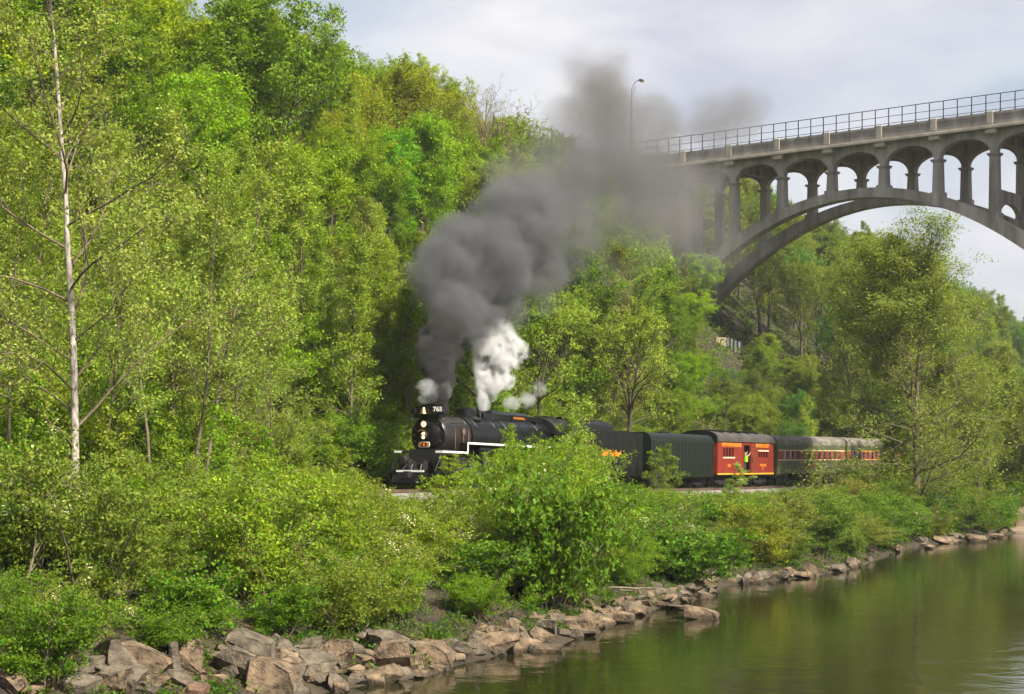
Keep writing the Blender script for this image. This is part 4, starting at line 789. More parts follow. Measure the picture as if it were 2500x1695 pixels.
# hand placed: white trunked sycamore and its neighbours by the river
p = at(185, 1240, 62.0)
plant(BIGSYC, 'sycamore_tree', (p.x, p.y, gr(p.x, p.y)), 0.6, 1.0, (0.178,0.212,0.062), 'tall young sycamore with a straight white trunk and tan new leaves', 'tree')
for (px, D, i, sc, rz, lean, lab) in ((232,64,0,0.72,1.1,(0.03,0.10),'thin leaning white sapling just right of the white trunked sycamore'),
        (372,70,1,0.95,2.2,(0.0,0.0),'slim pale sycamore standing between the leaning pair and the white trunk'),
        (468,73,0,0.92,3.4,(0.0,0.10),'more upright of the two slim pale sycamores that lean together'),
        (488,74,1,1.0,4.1,(0.0,0.16),'more leaning of the two slim pale sycamores that lean together'),
        (655,78,0,0.62,5.0,(0.0,0.02),'short thin white stemmed sapling left of the locomotive'),
        (30,66,1,0.95,0.3,(0.0,-0.03),'slim tan leaved sycamore at the left edge of the picture'),
        (560,84,0,0.8,1.9,(0.0,0.04),'slim tan leaved sapling behind the leaning pair of sycamores')):
    q = at(px, 1200, D); o = plant(SYC[i], 'sycamore_tree', (q.x, q.y, gr(q.x, q.y)), 0, sc, jit((0.158,0.205,0.050), 0.14), lab, 'tree'); o.rotation_euler = (0, lean[1], rz if lean[1] == 0 else random.uniform(-0.4, 0.4))
p = at(2240, 1320, 147.0)
plant(RIVSYC, 'sycamore_tree', (p.x, p.y, gr(p.x, p.y)), 0.9, (1.32,1.25,0.955), (0.128,0.162,0.034), 'large spreading sycamore standing at the water edge in front of the bridge arch', 'tree')
for k, (px, D, H_, kind, col, lab) in enumerate(((2085,192,22,SPIRE[1],(0.125,0.145,0.045),'pale slender tree just left of the large riverside sycamore'), (2330,163,15,OAKS[1],(0.10,0.125,0.03),'rounded olive tree just right of the large riverside sycamore'),
        (2440,172,15,OAKS[0],(0.095,0.125,0.028),'rounded olive tree above the concrete river wall'), (2520,168,13,OPEN[1],(0.11,0.13,0.03),'olive tree at the right edge above the concrete river wall'), (2300,157,11,SPIRE[0],(0.12,0.155,0.03),'narrow light green tree close behind the riverside sycamore trunk'), (2395,161,10,OAKS[3],(0.115,0.15,0.026),'low rounded tree between the riverside sycamore and the river wall'), (2190,152,7.5,OAKS[1],(0.10,0.145,0.022),'low bushy tree at the foot of the riverside sycamore'), (2480,169,10,OAKS[2],(0.12,0.15,0.03),'low bushy tree hanging over the concrete river wall'), (2160,190,13,OAKS[2],(0.055,0.095,0.015),'dark low tree beside the far end of the train'))):
    q = at(px, 1200, D); plant(kind, 'riverside_tree', (q.x, q.y, max(gr(q.x, q.y), 0.3)), k*1.3, (H_/kind['H'],)*3, col, lab, 'tree')

# hillside wood: skyline of the photograph limits each tree
SKX = [-200,440,470,500,530,600,680,730,745,760,830,850,890,960,1010,1060,1120,1160,1190,1260,1330,1345,1380,1480,1600,1750,1900,1980,2080,2160,2240,2350,2700]
SKY = [-500,-120,20,60,-10,-60,0,40,90,60,60,110,105,110,140,135,140,200,235,260,300,330,335,345,370,385,440,520,530,545,610,690,690]
def skyline(x): return float(np.interp(x, SKX, SKY))
placed = []
def hill_kind(px, py, s, n):
    r = random.random()
    if n > -15 and px < 1120: return (POLE, 'pole_tree', G_PALE if r < 0.75 else G_OLIVE, 'slender pale green young tree in the thicket beside the track', 'young trees crowded beside the track') 
    if px < 330: return (OAKS, 'hillside_tree', G_MID if r < 0.6 else G_DARK if r < 0.85 else G_YEL, None, 'trees behind the white trunked sycamore')
    if px < 680 and py < 420: return (OAKS, 'hillside_tree', G_MID if r < 0.7 else G_BRIGHT, None, 'tall green trees on the upper slope')
    if px < 1340 and py < 480: return (OPEN, 'hillside_tree', G_YEL if r < 0.72 else G_BRIGHT, None, 'yellow green trees along the ridge')
    if px < 1120: return (OAKS if r < 0.55 else POLE, 'hillside_tree', G_BRIGHT if r < 0.5 else G_PALE if r < 0.8 else G_MID, None, 'trees on the middle slope left of the smoke')
    if px < 1750: return (OAKS if r < 0.5 else SPIRE if r < 0.8 else OPEN, 'hillside_tree', G_BRIGHT if r < 0.35 else G_MID if r < 0.6 else G_OLIVE if r < 0.8 else G_PALE, None, 'trees on the slope above the train')
    return (OAKS if r < 0.45 else OPEN if r < 0.75 else SPIRE, 'hillside_tree', G_OLIVE if r < 0.55 else G_COOL if r < 0.75 else G_PALE, None, 'trees under and beyond the bridge arch')
CNAME = {G_BRIGHT: 'bright green', G_MID: 'mid green', G_DARK: 'dark green', G_YEL: 'yellow green', G_PALE: 'pale green', G_OLIVE: 'olive green', G_COOL: 'cool blue green', G_TAN: 'tan'}
WHERE = {'trees behind the white trunked sycamore': 'on the slope behind the white trunked sycamore', 'tall green trees on the upper slope': 'at the top of the slope left of the ridge', 'yellow green trees along the ridge': 'on the ridge against the sky left of the smoke',
         'trees on the middle slope left of the smoke': 'on the middle slope left of the smoke', 'trees on the slope above the train': 'on the slope above the train cars', 'trees under and beyond the bridge arch': 'under and beyond the bridge arch', 'young trees crowded beside the track': 'in the thicket beside the track'}
FORM = {id(OAKS): 'rounded leafy tree', id(OPEN): 'open crowned tree', id(POLE): 'slender young tree', id(SPIRE): 'narrow pointed tree'}
cands = []
for i in range(5200):
    s = random.uniform(-75, 330); n = -random.uniform(6.2, 74) if s < 170 else -random.uniform(4, 90); cands.append((s, n))
for (s, n) in cands:
    x, y = (float(q) for q in xy(s, n)); z = gr(x, y)
    if y < 45: continue
    px, py = pix((x, y, z + 6)); pad = 5.0*F/y
    if px < -pad or px > 2500 + pad: continue
    # keep the bridge clear
    r = Vector((x, y, 0)) - BP; bt = r.dot(BD); bc = r.dot(Vector((-BD.y, BD.x, 0)))
    if -5.5 < bc < BW + 5.5 and bt > -52: continue
    if -30 < bc <= -5.5 and bt > -34: lim_b = True
    else: lim_b = False
    gap = 3.0 if (n > -15 and px < 1120) else 3.6 if (px > 1640 and y < 235) else 5.2 if y < 165 else 6.6
    if any((x-a)**2 + (y-b)**2 < gap*gap for a, b in placed): continue
    P, nm, col, lab, grp = hill_kind(px, py, s, n)
    pr = random.choice(P); w = pr['R'] * 0.75
    want = {id(OAKS): 15.5, id(OPEN): 15.5, id(POLE): 13.5, id(SPIRE): 16}[id(P)] * random.uniform(0.78, 1.15)
    if px > 1640 and n > -26 and s < 135: want *= random.uniform(0.3, 0.55)                # low growth on the cutting beside the cars, wall left in view
    if lim_b: want = min(want, random.uniform(6.0, 9.5))
    cap = 1e9
    for dx in (-0.7, -0.35, 0, 0.35, 0.7):
        xx = 1250 + F*(x + dx*pr['R'])/y; cap = min(cap, CAMZ + (HORIZON - skyline(xx) + (25*abs(dx)))/F*y - z)
    if 1700 < px < 1860: cap = min(cap, CAMZ + (HORIZON - (885 if y < 230 else -500))/F*y - z)
    h = min(want, cap*random.uniform(0.74, 1.03))
    if h < 3.2: continue
    placed.append((x, y)); k = h/pr['H']; kw = max(k, 0.45) if h > 5 else max(k, 0.30)
    form = FORM[id(P)]; lab = 'tree'
    o_ = plant(pr, nm, (x, y, z), random.uniform(0, 6.28), (kw*random.uniform(0.92, 1.1), kw*random.uniform(0.92, 1.1), k), jit(col), lab, 'tree'); WOOD.append((o_, CNAME[col] + ' ' + form, px, -py, grp))
print('hill trees', len(placed))
# understory behind the track
us = []
for i in range(2600):
    s = random.uniform(-60, 150); n = -random.uniform(4.6, 30 if s < 60 else 22); x, y = (float(q) for q in xy(s, n)); z = gr(x, y)
    if y < 45: continue
    px, py = pix((x, y, z + 1.5))
    if px < -60 or px > 2250 or (px > 1640 and random.random() < 0.5) or any((x-a)**2 + (y-b)**2 < 3.1**2 for a, b in us): continue
    if 1735 < px < 1832 and 800 < py < 935 and y < 230: continue
    us.append((x, y)); pr = random.choice(SHRUBS[:2] + SHRUBS[3:]); h = random.uniform(2.6, 4.8) * (1.15 if n > -14 and px < 1000 else 0.9)
    if px > 1560: h = min(h, 2.6)
    col = random.choice([(0.105,0.165,0.015), (0.085,0.140,0.014), (0.135,0.170,0.035), (0.13,0.185,0.015)]); k = h/pr['H']; tone = 'yellow green' if col[0] > 0.12 else 'green' if col[0] > 0.1 else 'dark green'
    o_ = plant(pr, 'understory_shrub', (x, y, z), random.uniform(0, 6.28), (k*0.95, k*0.95, k), jit(col), 'shrub', 'shrub'); WOOD.append((o_, tone + ' understory shrub on the slope', px, -py, 'understory shrubs on the wooded slope'))
print('understory', len(us))
# named individuals on the slope
for px, py, D, kind, col, nm, lab in ((1190,175,178,BARE[0],G_TAN,'bare_tree','almost leafless tree with curling branches on the skyline left of the smoke'),
        (1290,285,186,OPEN[2],G_BRIGHT,'ridge_tree','small bright green tree at the right end of the ridge'), (1350,330,198,OAKS[0],G_DARK,'ridge_tree','rounded dark green tree half hidden by the smoke'),
        (800,35,150,OPEN[0],G_MID,'ridge_tree','dark green tree sticking up above the yellow ridge trees'), (620,-40,132,OAKS[2],G_MID,'ridge_tree','tall dark green tree reaching the top edge of the picture'),
        (1500,600,148,SPIRE[0],(0.17,0.175,0.06),'pointed_tree','tall tan green pointed tree standing alone above the tender'), (905,480,118,SPIRE[2],(0.14,0.165,0.05),'pointed_tree','tall pale pointed tree left of the dark smoke'),
        (872,560,110,POLE[1],(0.14,0.18,0.035),'pole_tree','leftmost of four slim pale trees close left of the smoke column'), (915,600,112,POLE[2],(0.125,0.175,0.02),'pole_tree','second of four slim pale trees close left of the smoke column'), (955,575,114,POLE[0],(0.15,0.185,0.03),'pole_tree','third of four slim pale trees close left of the smoke column'), (992,640,113,POLE[3],(0.13,0.175,0.03),'pole_tree','rightmost of four slim pale trees close left of the smoke column'),
        (1330,330+230,150,OAKS[3],G_BRIGHT,'bright_tree','bright green rounded tree half behind the dark smoke'), (945,310,150,OAKS[1],(0.085,0.20,0.012),'bright_tree','vivid green rounded tree in front of the ridge oaks')):
    ppt = at(px, py, D); z = gr(ppt.x, ppt.y); h = max(4.0, ppt.z - z); k = h/kind['H']
    plant(kind, nm, (ppt.x, ppt.y, z), random.uniform(0, 6), (max(k, 0.6), max(k, 0.6), k), col, lab, 'tree')

# shrubs on the bank, kept below the outline they have in the photograph
SHX = [0,150,300,450,600,700,780,860,930,965,1000,1070,1110,1150,1190,1225,1250,1300,1350,1400,1450,1480,1510,1560,1600,1640,1680,1740,1790,1850,1900,1990,2060,2150,2300,2600]
SHY = [1000,1070,1110,1080,1090,1125,1128,1120,1120,1140,1198,1206,1178,1165,1125,1088,1062,1078,1072,1055,1080,1135,1175,1190,1140,1140,1186,1196,1186,1188,1186,1176,1140,1120,1130,1130]
def shrub_cap(x): return float(np.interp(x, SHX, SHY))
sp = []; nsh = 0
cand = [(random.uniform(-60, 112), random.random()) for i in range(5200)]
for (s, u) in cand:
    w = float(bank(s)); n = 5.0 + u*(w - 5.0 - float(np.interp(s, [-34, -22, 5, 30], [2.9, 2.1, 1.3, 0.7]))); x, y = (float(q) for q in xy(s, n)); z = gr(x, y)
    if y < 44: continue
    px, py = pix((x, y, z+1)); 
    if px < -120 or px > 2600: continue
    g = 2.25 if s < 20 else 2.2
    if any((x-a)**2 + (y-b)**2 < g*g for a, b in sp): continue
    r = random.random(); near_edge = n > w - 4.5
    pr = random.choice(VINE) if r > 0.80 and near_edge else random.choice(SHRUBS)
    want = random.uniform(2.3, 4.2) * (0.72 if near_edge else 1.0); R_ = 2.0
    cap = 1e9
    for dx in (-0.8, -0.4, 0, 0.4, 0.8): cap = min(cap, CAMZ + (HORIZON - shrub_cap(1250 + F*(x+dx*R_)/y) - random.uniform(4, 22))/F*y - z)
    if 1195 < px < 1480: want *= 1.7
    if px < 900: want *= random.choice([0.6, 0.8, 1.0, 1.2, 1.5]); cap *= random.uniform(0.55, 1.12) if px < 760 else random.uniform(0.85, 1.0)
    elif px > 1540: want *= random.uniform(0.9, 1.5)
    elif not 1195 < px < 1480: want *= random.uniform(0.7, 1.2)
    h = min(want, cap)
    if h < 0.7: continue
    sp.append((x, y)); k = h/pr['H']; kw = min(max(k, 0.62), 1.15)
    if px < 520: col, reg = random.choice([(0.060,0.120,0.012),(0.080,0.150,0.012),(0.115,0.150,0.030)]), 'in the thicket on the bank below the white trunked sycamore'
    elif px < 1200: col, reg = random.choice([(0.135,0.185,0.018),(0.090,0.170,0.010),(0.125,0.165,0.030)]), 'in the thicket on the bank below the locomotive'
    elif px < 1560: col, reg = random.choice([(0.125,0.190,0.014),(0.110,0.165,0.018),(0.085,0.150,0.015)]), 'in the tall thicket on the bank below the tender'
    else: col, reg = random.choice([(0.125,0.155,0.018),(0.075,0.130,0.016),(0.120,0.140,0.035),(0.095,0.150,0.020)]), 'in the thicket on the bank below the passenger cars'
    if n > w - 6 and random.random() < 0.5: col = (col[0]*0.8, col[1]*0.85, col[2])
    if pr in VINE: col = (0.062, 0.125, 0.012)
    kind_ = 'broad-leaved shrub' if pr in VINE else 'blossoming shrub' if pr['blossom'] is not None else 'leafy shrub'
    tone = 'yellow green' if col[0] > 0.115 else 'dark green' if col[0] < 0.075 else 'green'
    o_ = plant(pr, 'bank_shrub', (x, y, z), random.uniform(0, 6.28), (kw, kw, k), jit(col, 0.12), 'shrub', 'shrub'); BANK.append((o_, tone + ' ' + kind_, px, w - n, 'shrubs ' + reg)); nsh += 1
print('shrubs', nsh)
for px, D, ytop, i, col, lab in ((1420,112,955,0,(0.16,0.21,0.05),'tall pale leaved sapling rising in front of the tender'), (1395,110,985,1,(0.13,0.19,0.035),'leafy sapling left of the tall pale sapling before the tender'), (1805,128,1128,1,(0.19,0.24,0.085),'pale leaved sapling in front of the open red car door'), (1625,124,1082,0,(0.10,0.14,0.02),'dark bushy sapling in front of the plain water tender'),
        (60,60,900,1,(0.10,0.165,0.014),'green sapling rising from the bank shrubs at the left edge'), (290,63,985,0,(0.15,0.185,0.03),'pale sapling rising from the shrubs right of the white trunk'), (420,66,1010,1,(0.12,0.18,0.015),'green sapling in the shrubs below the leaning sycamores'), (545,69,985,0,(0.11,0.185,0.012),'bright sapling right of the leaning sycamore pair'), (625,72,1030,1,(0.10,0.19,0.012),'bright bushy sapling left of the white stemmed sapling'),
        (720,78,1075,0,(0.15,0.18,0.05),'pale sapling among the shrubs left of the locomotive'), (820,82,1085,1,(0.145,0.185,0.02),'yellow green sapling nearest the locomotive on its left'), (130,58,1120,0,(0.17,0.19,0.06),'pale sapling in front of the white sycamore trunk'),
        (1605,122,1095,1,(0.11,0.15,0.022),'lower half of the sapling pair before the water tender'), (1990,146,1150,0,(0.13,0.155,0.05),'pale sapling below the green passenger coach'), (1104,97,1108,1,(0.15,0.2,0.012),'bright small sapling beside the locomotive pilot'), (1245,100,1036,0,(0.13,0.195,0.012),'tall bright sapling in front of the boiler')):
    q = at(px, ytop, D); z = gr(q.x, q.y); h = q.z - z; k = h/SAPL[i]['H']
    plant(SAPL[i], 'sapling', (q.x, q.y, z), px*0.1, (max(0.8, min(k, 1.35)),)*2 + (k,), col, lab, 'sapling')

# low growth that nobody could count: ground cover on the slope and bank
def ground_cover():
    rng = np.random.default_rng(9)
    def sheet(name, s, m, per, rad, hgt, size, col, label, aspect=0.7, up=1.0):
        X, Y = xy(s, m); keep = (Y > 44) & (np.abs(X*F/Y) < 1450); X, Y = X[keep], Y[keep]; k = len(X); h = hgt*rng.uniform(0.35, 1.0, k)
        d = rng.normal(0, 1, (k, per, 3)); d /= np.linalg.norm(d, axis=2)[:, :, None]; d *= rng.uniform(0.55, 1.0, (k, per, 1))
        c = np.stack([X, Y, np.zeros(k)], -1)[:, None] + d*np.stack([np.full(k, rad), np.full(k, rad), h], -1)[:, None]; c = c.reshape(-1, 3); c[:, 2] = ground(c[:, 0], c[:, 1]) + np.abs(c[:, 2])
        c = c[np.abs(sn(c[:, 0], c[:, 1])[1]) > 2.6]; V, Fq = leaves(rng, c, size, aspect, up); o = link(bpy.data.objects.new(name, mesh_quads(name, V, Fq, M['leaf']))); o.color = (*col, 1); tag(o, label, kind='stuff')
    n = 4400; s = rng.uniform(-75, 250, n); sheet('undergrowth', s, -3.9-rng.uniform(0, 1, n)**1.5*66, 44, 1.5, 2.6, 0.30, (0.10, 0.165, 0.018), 'leafy undergrowth covering the wooded slope')
    n = 2600; s = rng.uniform(-60, 130, n); sheet('bank_undergrowth', s, 4.0 + rng.random(n)*(bank(s)-4.6), 44, 0.75, 0.7, 0.12, (0.085, 0.14, 0.015), 'low leafy growth on the bank between the shrubs')
    n = 700; s = rng.uniform(-60, 130, n); sheet('leaf_litter', s, bank(s) - 0.4 - rng.random(n)*4.5, 22, 0.8, 0.10, 0.11, (0.16, 0.10, 0.05), 'brown dead leaves and twigs at the foot of the bank', 0.5)
    n = 700; s = rng.uniform(28, 120, n); sheet('dry_grass', s, -3.4-rng.random(n)*12, 26, 1.0, 0.9, 0.40, (0.27, 0.25, 0.06), 'yellowish grass on the cutting behind the passenger cars', 0.2, 0.0)
    n = 520; s = rng.uniform(-55, 110, n); sheet('bank_grass', s, bank(s) - 0.5 - rng.random(n)*3.0, 40, 0.40, 0.55, 0.28, (0.06, 0.14, 0.012), 'green grass tufts between the rocks at the water', 0.16, 0.0)
ground_cover()

name_them(WOOD, True); name_them(BANK, False)

# ------------------------------------------------------------------ rocks along the water
def boulder(seed, n=5):
    rng = np.random.default_rng(seed); import bmesh
    bm = bmesh.new(); bmesh.ops.create_cube(bm, size=2.0)
    for v in bm.verts: v.co += Vector(rng.normal(0, 0.16, 3))
    for k in range(9):
        nrm = Vector(rng.normal(0, 1, 3)).normalized(); d = rng.uniform(0.62, 0.98)
        g = bm.verts[:] + bm.edges[:] + bm.faces[:]
        res = bmesh.ops.bisect_plane(bm, geom=g, plane_co=nrm*d, plane_no=nrm, clear_outer=True)
        ed = [e for e in res['geom_cut'] if isinstance(e, bmesh.types.BMEdge)]
        if ed: bmesh.ops.contextual_create(bm, geom=ed)
    bmesh.ops.bevel(bm, geom=bm.edges[:], offset=0.11, segments=2, affect='EDGES', clamp_overlap=True)
    bmesh.ops.triangulate(bm, faces=bm.faces[:]); bmesh.ops.subdivide_edges(bm, edges=[e for e in bm.edges if e.calc_length() > 0.45], cuts=1, use_grid_fill=False); bmesh.ops.triangulate(bm, faces=bm.faces[:])
    for v in bm.verts: v.co += Vector(rng.normal(0, 0.022, 3))
    bmesh.ops.recalc_face_normals(bm, faces=bm.faces[:])
    me = bpy.data.meshes.new('boulder'); bm.to_mesh(me); bm.free()
    co = np.array([v.co[:] for v in me.vertices]); lo, hi = co.min(0), co.max(0); co = (co-(lo+hi)/2)/((hi-lo)/2); me.vertices.foreach_set('co', co.astype(np.float32).ravel()); me.update(); me.polygons.foreach_set('use_smooth', [True]*len(me.polygons)); me.set_sharp_from_angle(angle=math.radians(28))
    return me
BL = [boulder(300+i) for i in range(10)]
BM_ = {}
def rock_mesh(i, m):
    if (i, m) not in BM_: me = BL[i].copy(); me.materials.append(M[m]); BM_[(i, m)] = me
    return BM_[(i, m)]
def rock(px, py, w, h, i, m, tilt, label, group=None, D=None, dz=0):
    g = on_ground(px, py + h*0.42) if D is None else at(px, py, D); c = at(px, py, g.y)
    o = link(bpy.data.objects.new('boulder', rock_mesh(i, m))); sx = w/F*g.y/2*1.08; sz = h/F*g.y/2*1.06
    o.location = (c.x, c.y+sx*0.25, c.z+dz); o.scale = (sx, sx*random.uniform(0.7, 1.0), sz); o.rotation_euler = (random.uniform(-.12,.12), tilt, random.uniform(-.3,.3)); tag(o, label, 'rock', group); return o
for a in ((352,1617,132,78,0,'rock',0.05,'large tan boulder with dark pits under the bushes, second pile from the left edge'), (186,1675,100,56,1,'rockgrey',0.15,'sloping grey brown boulder at the lower left below the bushes'), (279,1655,136,60,2,'rockgrey',0.2,'long dark boulder leaning under the large pitted tan boulder'),
          (465,1617,64,104,3,'rock',-0.3,'upright tan slab beside the large pitted tan boulder'), (425,1620,34,104,4,'rockgrey',-0.1,'narrow dark upright slab beside the tan slab'), (577,1621,98,76,5,'rockgrey',0.35,'grey tilted boulder left of the big smooth one'), (662,1658,118,90,6,'rock',0.25,'big smooth tan boulder at the water edge near the bottom'),
          (705,1621,68,38,7,'rock',0.1,'flat tan rock behind the big smooth boulder'), (767,1652,70,58,8,'rockgrey',-0.2,'angular grey boulder with a shaded face right of the big smooth boulder'), (821,1604,84,84,9,'rock',0.1,'tall tan boulder with a pale top at the bush edge'), (821,1670,44,46,0,'rockgrey',0.1,'small rounded grey boulder standing in the water near the bottom'),
          (476,1686,62,30,1,'rockred',0.1,'small reddish rock at the bottom edge'), (348,1686,80,32,2,'rockgrey',0.1,'low dark rock at the bottom edge under the long boulder'), (62,1688,70,24,3,'rock',0.0,'low tan rock at the bottom left corner'), (95,1674,96,20,4,'rockred',0.25,'long thin reddish slab near the bottom left corner'),
          (951,1604,94,76,5,'rock',-0.1,'broad tan boulder with a sunlit face below the shrubs'), (1062,1603,92,58,6,'rock',0.25,'pale sloping slab at the water right of the broad tan boulder'), (1018,1568,98,17,7,'rockred',0.02,'thin flat red brown slab lying on other rocks'), (1008,1645,76,22,8,'rock',0.05,'low pale rock awash in front of the broad tan boulder'),
          (1212,1568,102,52,9,'rock',0.05,'wide blocky tan boulder at the water edge'), (1302,1572,74,26,0,'rock',0.05,'smooth pale rock low in the water beside the blocky boulder'), (1330,1585,86,18,1,'rock',0.03,'flat pale rock furthest out in the water beside the blocky boulder'), (1401,1525,104,44,2,'rock',0.05,'long tan ledge of rock in the middle of the bank'),
          (890,1558,54,44,3,'rockgrey',0.2,'dark boulder in the shade under the overhanging shrubs'), (1240,1535,58,42,4,'rock',0.1,'tan boulder resting on the blocky boulder'), (1330,1532,54,38,5,'rockgrey',0.1,'grey rock left of the long tan ledge'), (1713,1499,84,30,6,'rock',0.2,'lone pointed rock standing in the river'), (1652,1484,54,14,7,'rock',0.1,'low tan rock in the water left of the lone pointed rock'),
          (1950,1404,68,18,8,'rock',0.0,'flat tan slab at the waterline below the passenger cars'), (1845,1417,36,18,9,'rock',0.1,'small tan block left of the flat slab at the waterline'), (2310,1320,64,18,0,'rock',0.05,'pale ledge of rock below the riverside sycamore'), (2385,1316,50,18,1,'rock',0.1,'pale sloping rock right of the ledge below the sycamore'), (2432,1309,34,14,2,'rock',0.1,'last pale rock before the concrete river wall'), (2270,1336,24,12,3,'rock',0.1,'small pale rock at the foot of the riverside sycamore'),
          (1120,1590,40,46,5,'rockgrey',0.3,'dark rock wedged between the pale slab and blocky boulder'), (735,1600,40,30,6,'rockgrey',0.2,'small grey rock behind the angular grey boulder'), (870,1640,44,34,7,'rock',0.1,'small tan rock between the tall tan boulder and the broad one'), (915,1655,34,22,8,'rockgrey',0.1,'small wet grey rock beside the broad tan boulder')):
    rock(*a)
SMALL = [rock_mesh(i, m) for i in range(10) for m in ('rock', 'rockgrey')]
def scatter(n, x0, x1, yfun, smin, smax, label, group, seed):
    rr = random.Random(seed)
    for k in range(n):
        px = rr.uniform(x0, x1); lo, hi = yfun(px); py = rr.uniform(lo, hi); g = on_ground(px, py)
        o = link(bpy.data.objects.new('stone', rr.choice(SMALL))); q = rr.uniform(smin, smax)*(1.5 if rr.random() < 0.12 else 1); o.location = (g.x, g.y, g.z + q*0.25); o.scale = (q*rr.uniform(0.8, 1.5), q*rr.uniform(0.7, 1.1), q*rr.uniform(0.5, 0.9))
        o.rotation_euler = (rr.uniform(-.3,.3), rr.uniform(-.3,.3), rr.uniform(0, 6.28)); tag(o, label, 'stone', group)
ed = lambda x: float(np.interp(x, [e[0] for e in _edge], [e[1] for e in _edge]))
scatter(95, 1430, 1745, lambda x: (ed(x)-48 if x < 1600 else ed(x)-52, ed(x)+3), 0.16, 0.42, 'broken tan stone in the rubble spit in the middle of the bank', 'stones of the rubble spit', 1)
scatter(80, 860, 1430, lambda x: (ed(x)-80, ed(x)+2), 0.18, 0.46, 'small stone among the boulders on the near bank', 'stones between the near boulders', 2)
scatter(70, 0, 860, lambda x: (1590, 1700), 0.20, 0.50, 'small stone wedged between the boulders at the lower left', 'stones between the lower left boulders', 3)
scatter(50, 1760, 2460, lambda x: (ed(x)-12, ed(x)+2), 0.18, 0.45, 'small pale stone along the far waterline', 'stones along the far waterline', 4)

# ------------------------------------------------------------------ walls, driftwood
def river_wall():
    p = at(2412, 1300, 162.0); t = empty('river_wall', (p.x, p.y, 0)); tag(t, 'brown concrete retaining wall at the water on the right edge', 'wall')
    b = MB(); b.prism_x([(0,-1.5),(0,0.35),(0.35,0.5),(0.5,2.35),(1.3,2.35),(1.3,-1.5)], 0, 26); b.build('wall_face', M['wallconc'], t)
    b = MB(); b.prism_x([(-0.9,-1.5),(-0.9,0.22),(-0.002,0.34),(-0.002,-1.5)], 0.4, 26); b.build('footing', M['wallfoot'], t); t.rotation_euler = (0,0,0.12)
river_wall()
def pile_wall():
    g = on_ground(1782, 858); y = g.y; p = at(1748, 868, y); t = empty('retaining_wall', (p.x, p.y, p.z-0.6)); w = 67/F*y; h = 44/F*y + 0.6; t.rotation_euler = (0,0,0.25)
    tag(t, 'small retaining wall of grey planks and posts on the slope below the bridge', 'wall')
    b = MB(); b.box(0,w*0.40,0,0.6,0,h); b.build('end_block', M['tanblock'], t)
    n = 4; x0 = w*0.41
    for i in range(n):
        a, c = x0 + i*(w-x0)/n, x0 + (i+1)*(w-x0)/n; b = MB(); b.box(a+0.07,c-0.07,0.1,0.25,-0.3,h-0.15*i); b.build('plank', M['plank'], t)
        b = MB(); b.box(c-0.07,c+0.07,0.0,0.35,-0.6,h+0.1-0.15*i); b.build('post', M['blackmatt'], t)
pile_wall()
def sticks():
    rr = random.Random(8)
    for px, py, ln, az, el, lab in ((1524,1428,3.2,0.2,0.15,'bleached driftwood branch caught above the rubble spit'), (1690,1400,2.6,2.7,0.35,'thin driftwood branch leaning on the bank below the red car'), (735,1208,4.5,3.1,0.05,'long bare dead branch lying over the shrubs left of the locomotive'), (75,1400,2.2,1.1,0.9,'pale broken stick poking from the bushes at the lower left'), (1150,1545,2.0,1.9,-0.4,'dark root hanging down over the boulders'), (2235,1290,4.0,0.9,0.7,'dark fallen limb leaning out at the foot of the riverside sycamore')):
        g = on_ground(px, py+20) ; c = at(px, py, g.y-1.0); o = empty('driftwood', c); tag(o, lab, 'branch')
        d = np.array([math.cos(az)*math.cos(el), -0.15, math.sin(el)]); rng = np.random.default_rng(int(px)); acc = {'v': [], 'f': [], 'n': 0}
        pts, rs, _ = limb(rng, -d*ln/2, d, ln, 0.07, 8, 0.09, 0.0, 0.2); tube_np(acc, pts, rs, 6)
        for k in (3, 5, 6): q, r_, _ = limb(rng, pts[k], unit(d + rng.normal(0, 0.6, 3)), ln*0.3, 0.03, 4, 0.12, 0.0, 0.2); tube_np(acc, q, r_, 5)
        link(bpy.data.objects.new('limb', mesh_quads('limb', np.concatenate(acc['v']), np.concatenate(acc['f']), M['wood'] if 'dark' not in lab else M['bark'], True)), o)
sticks()

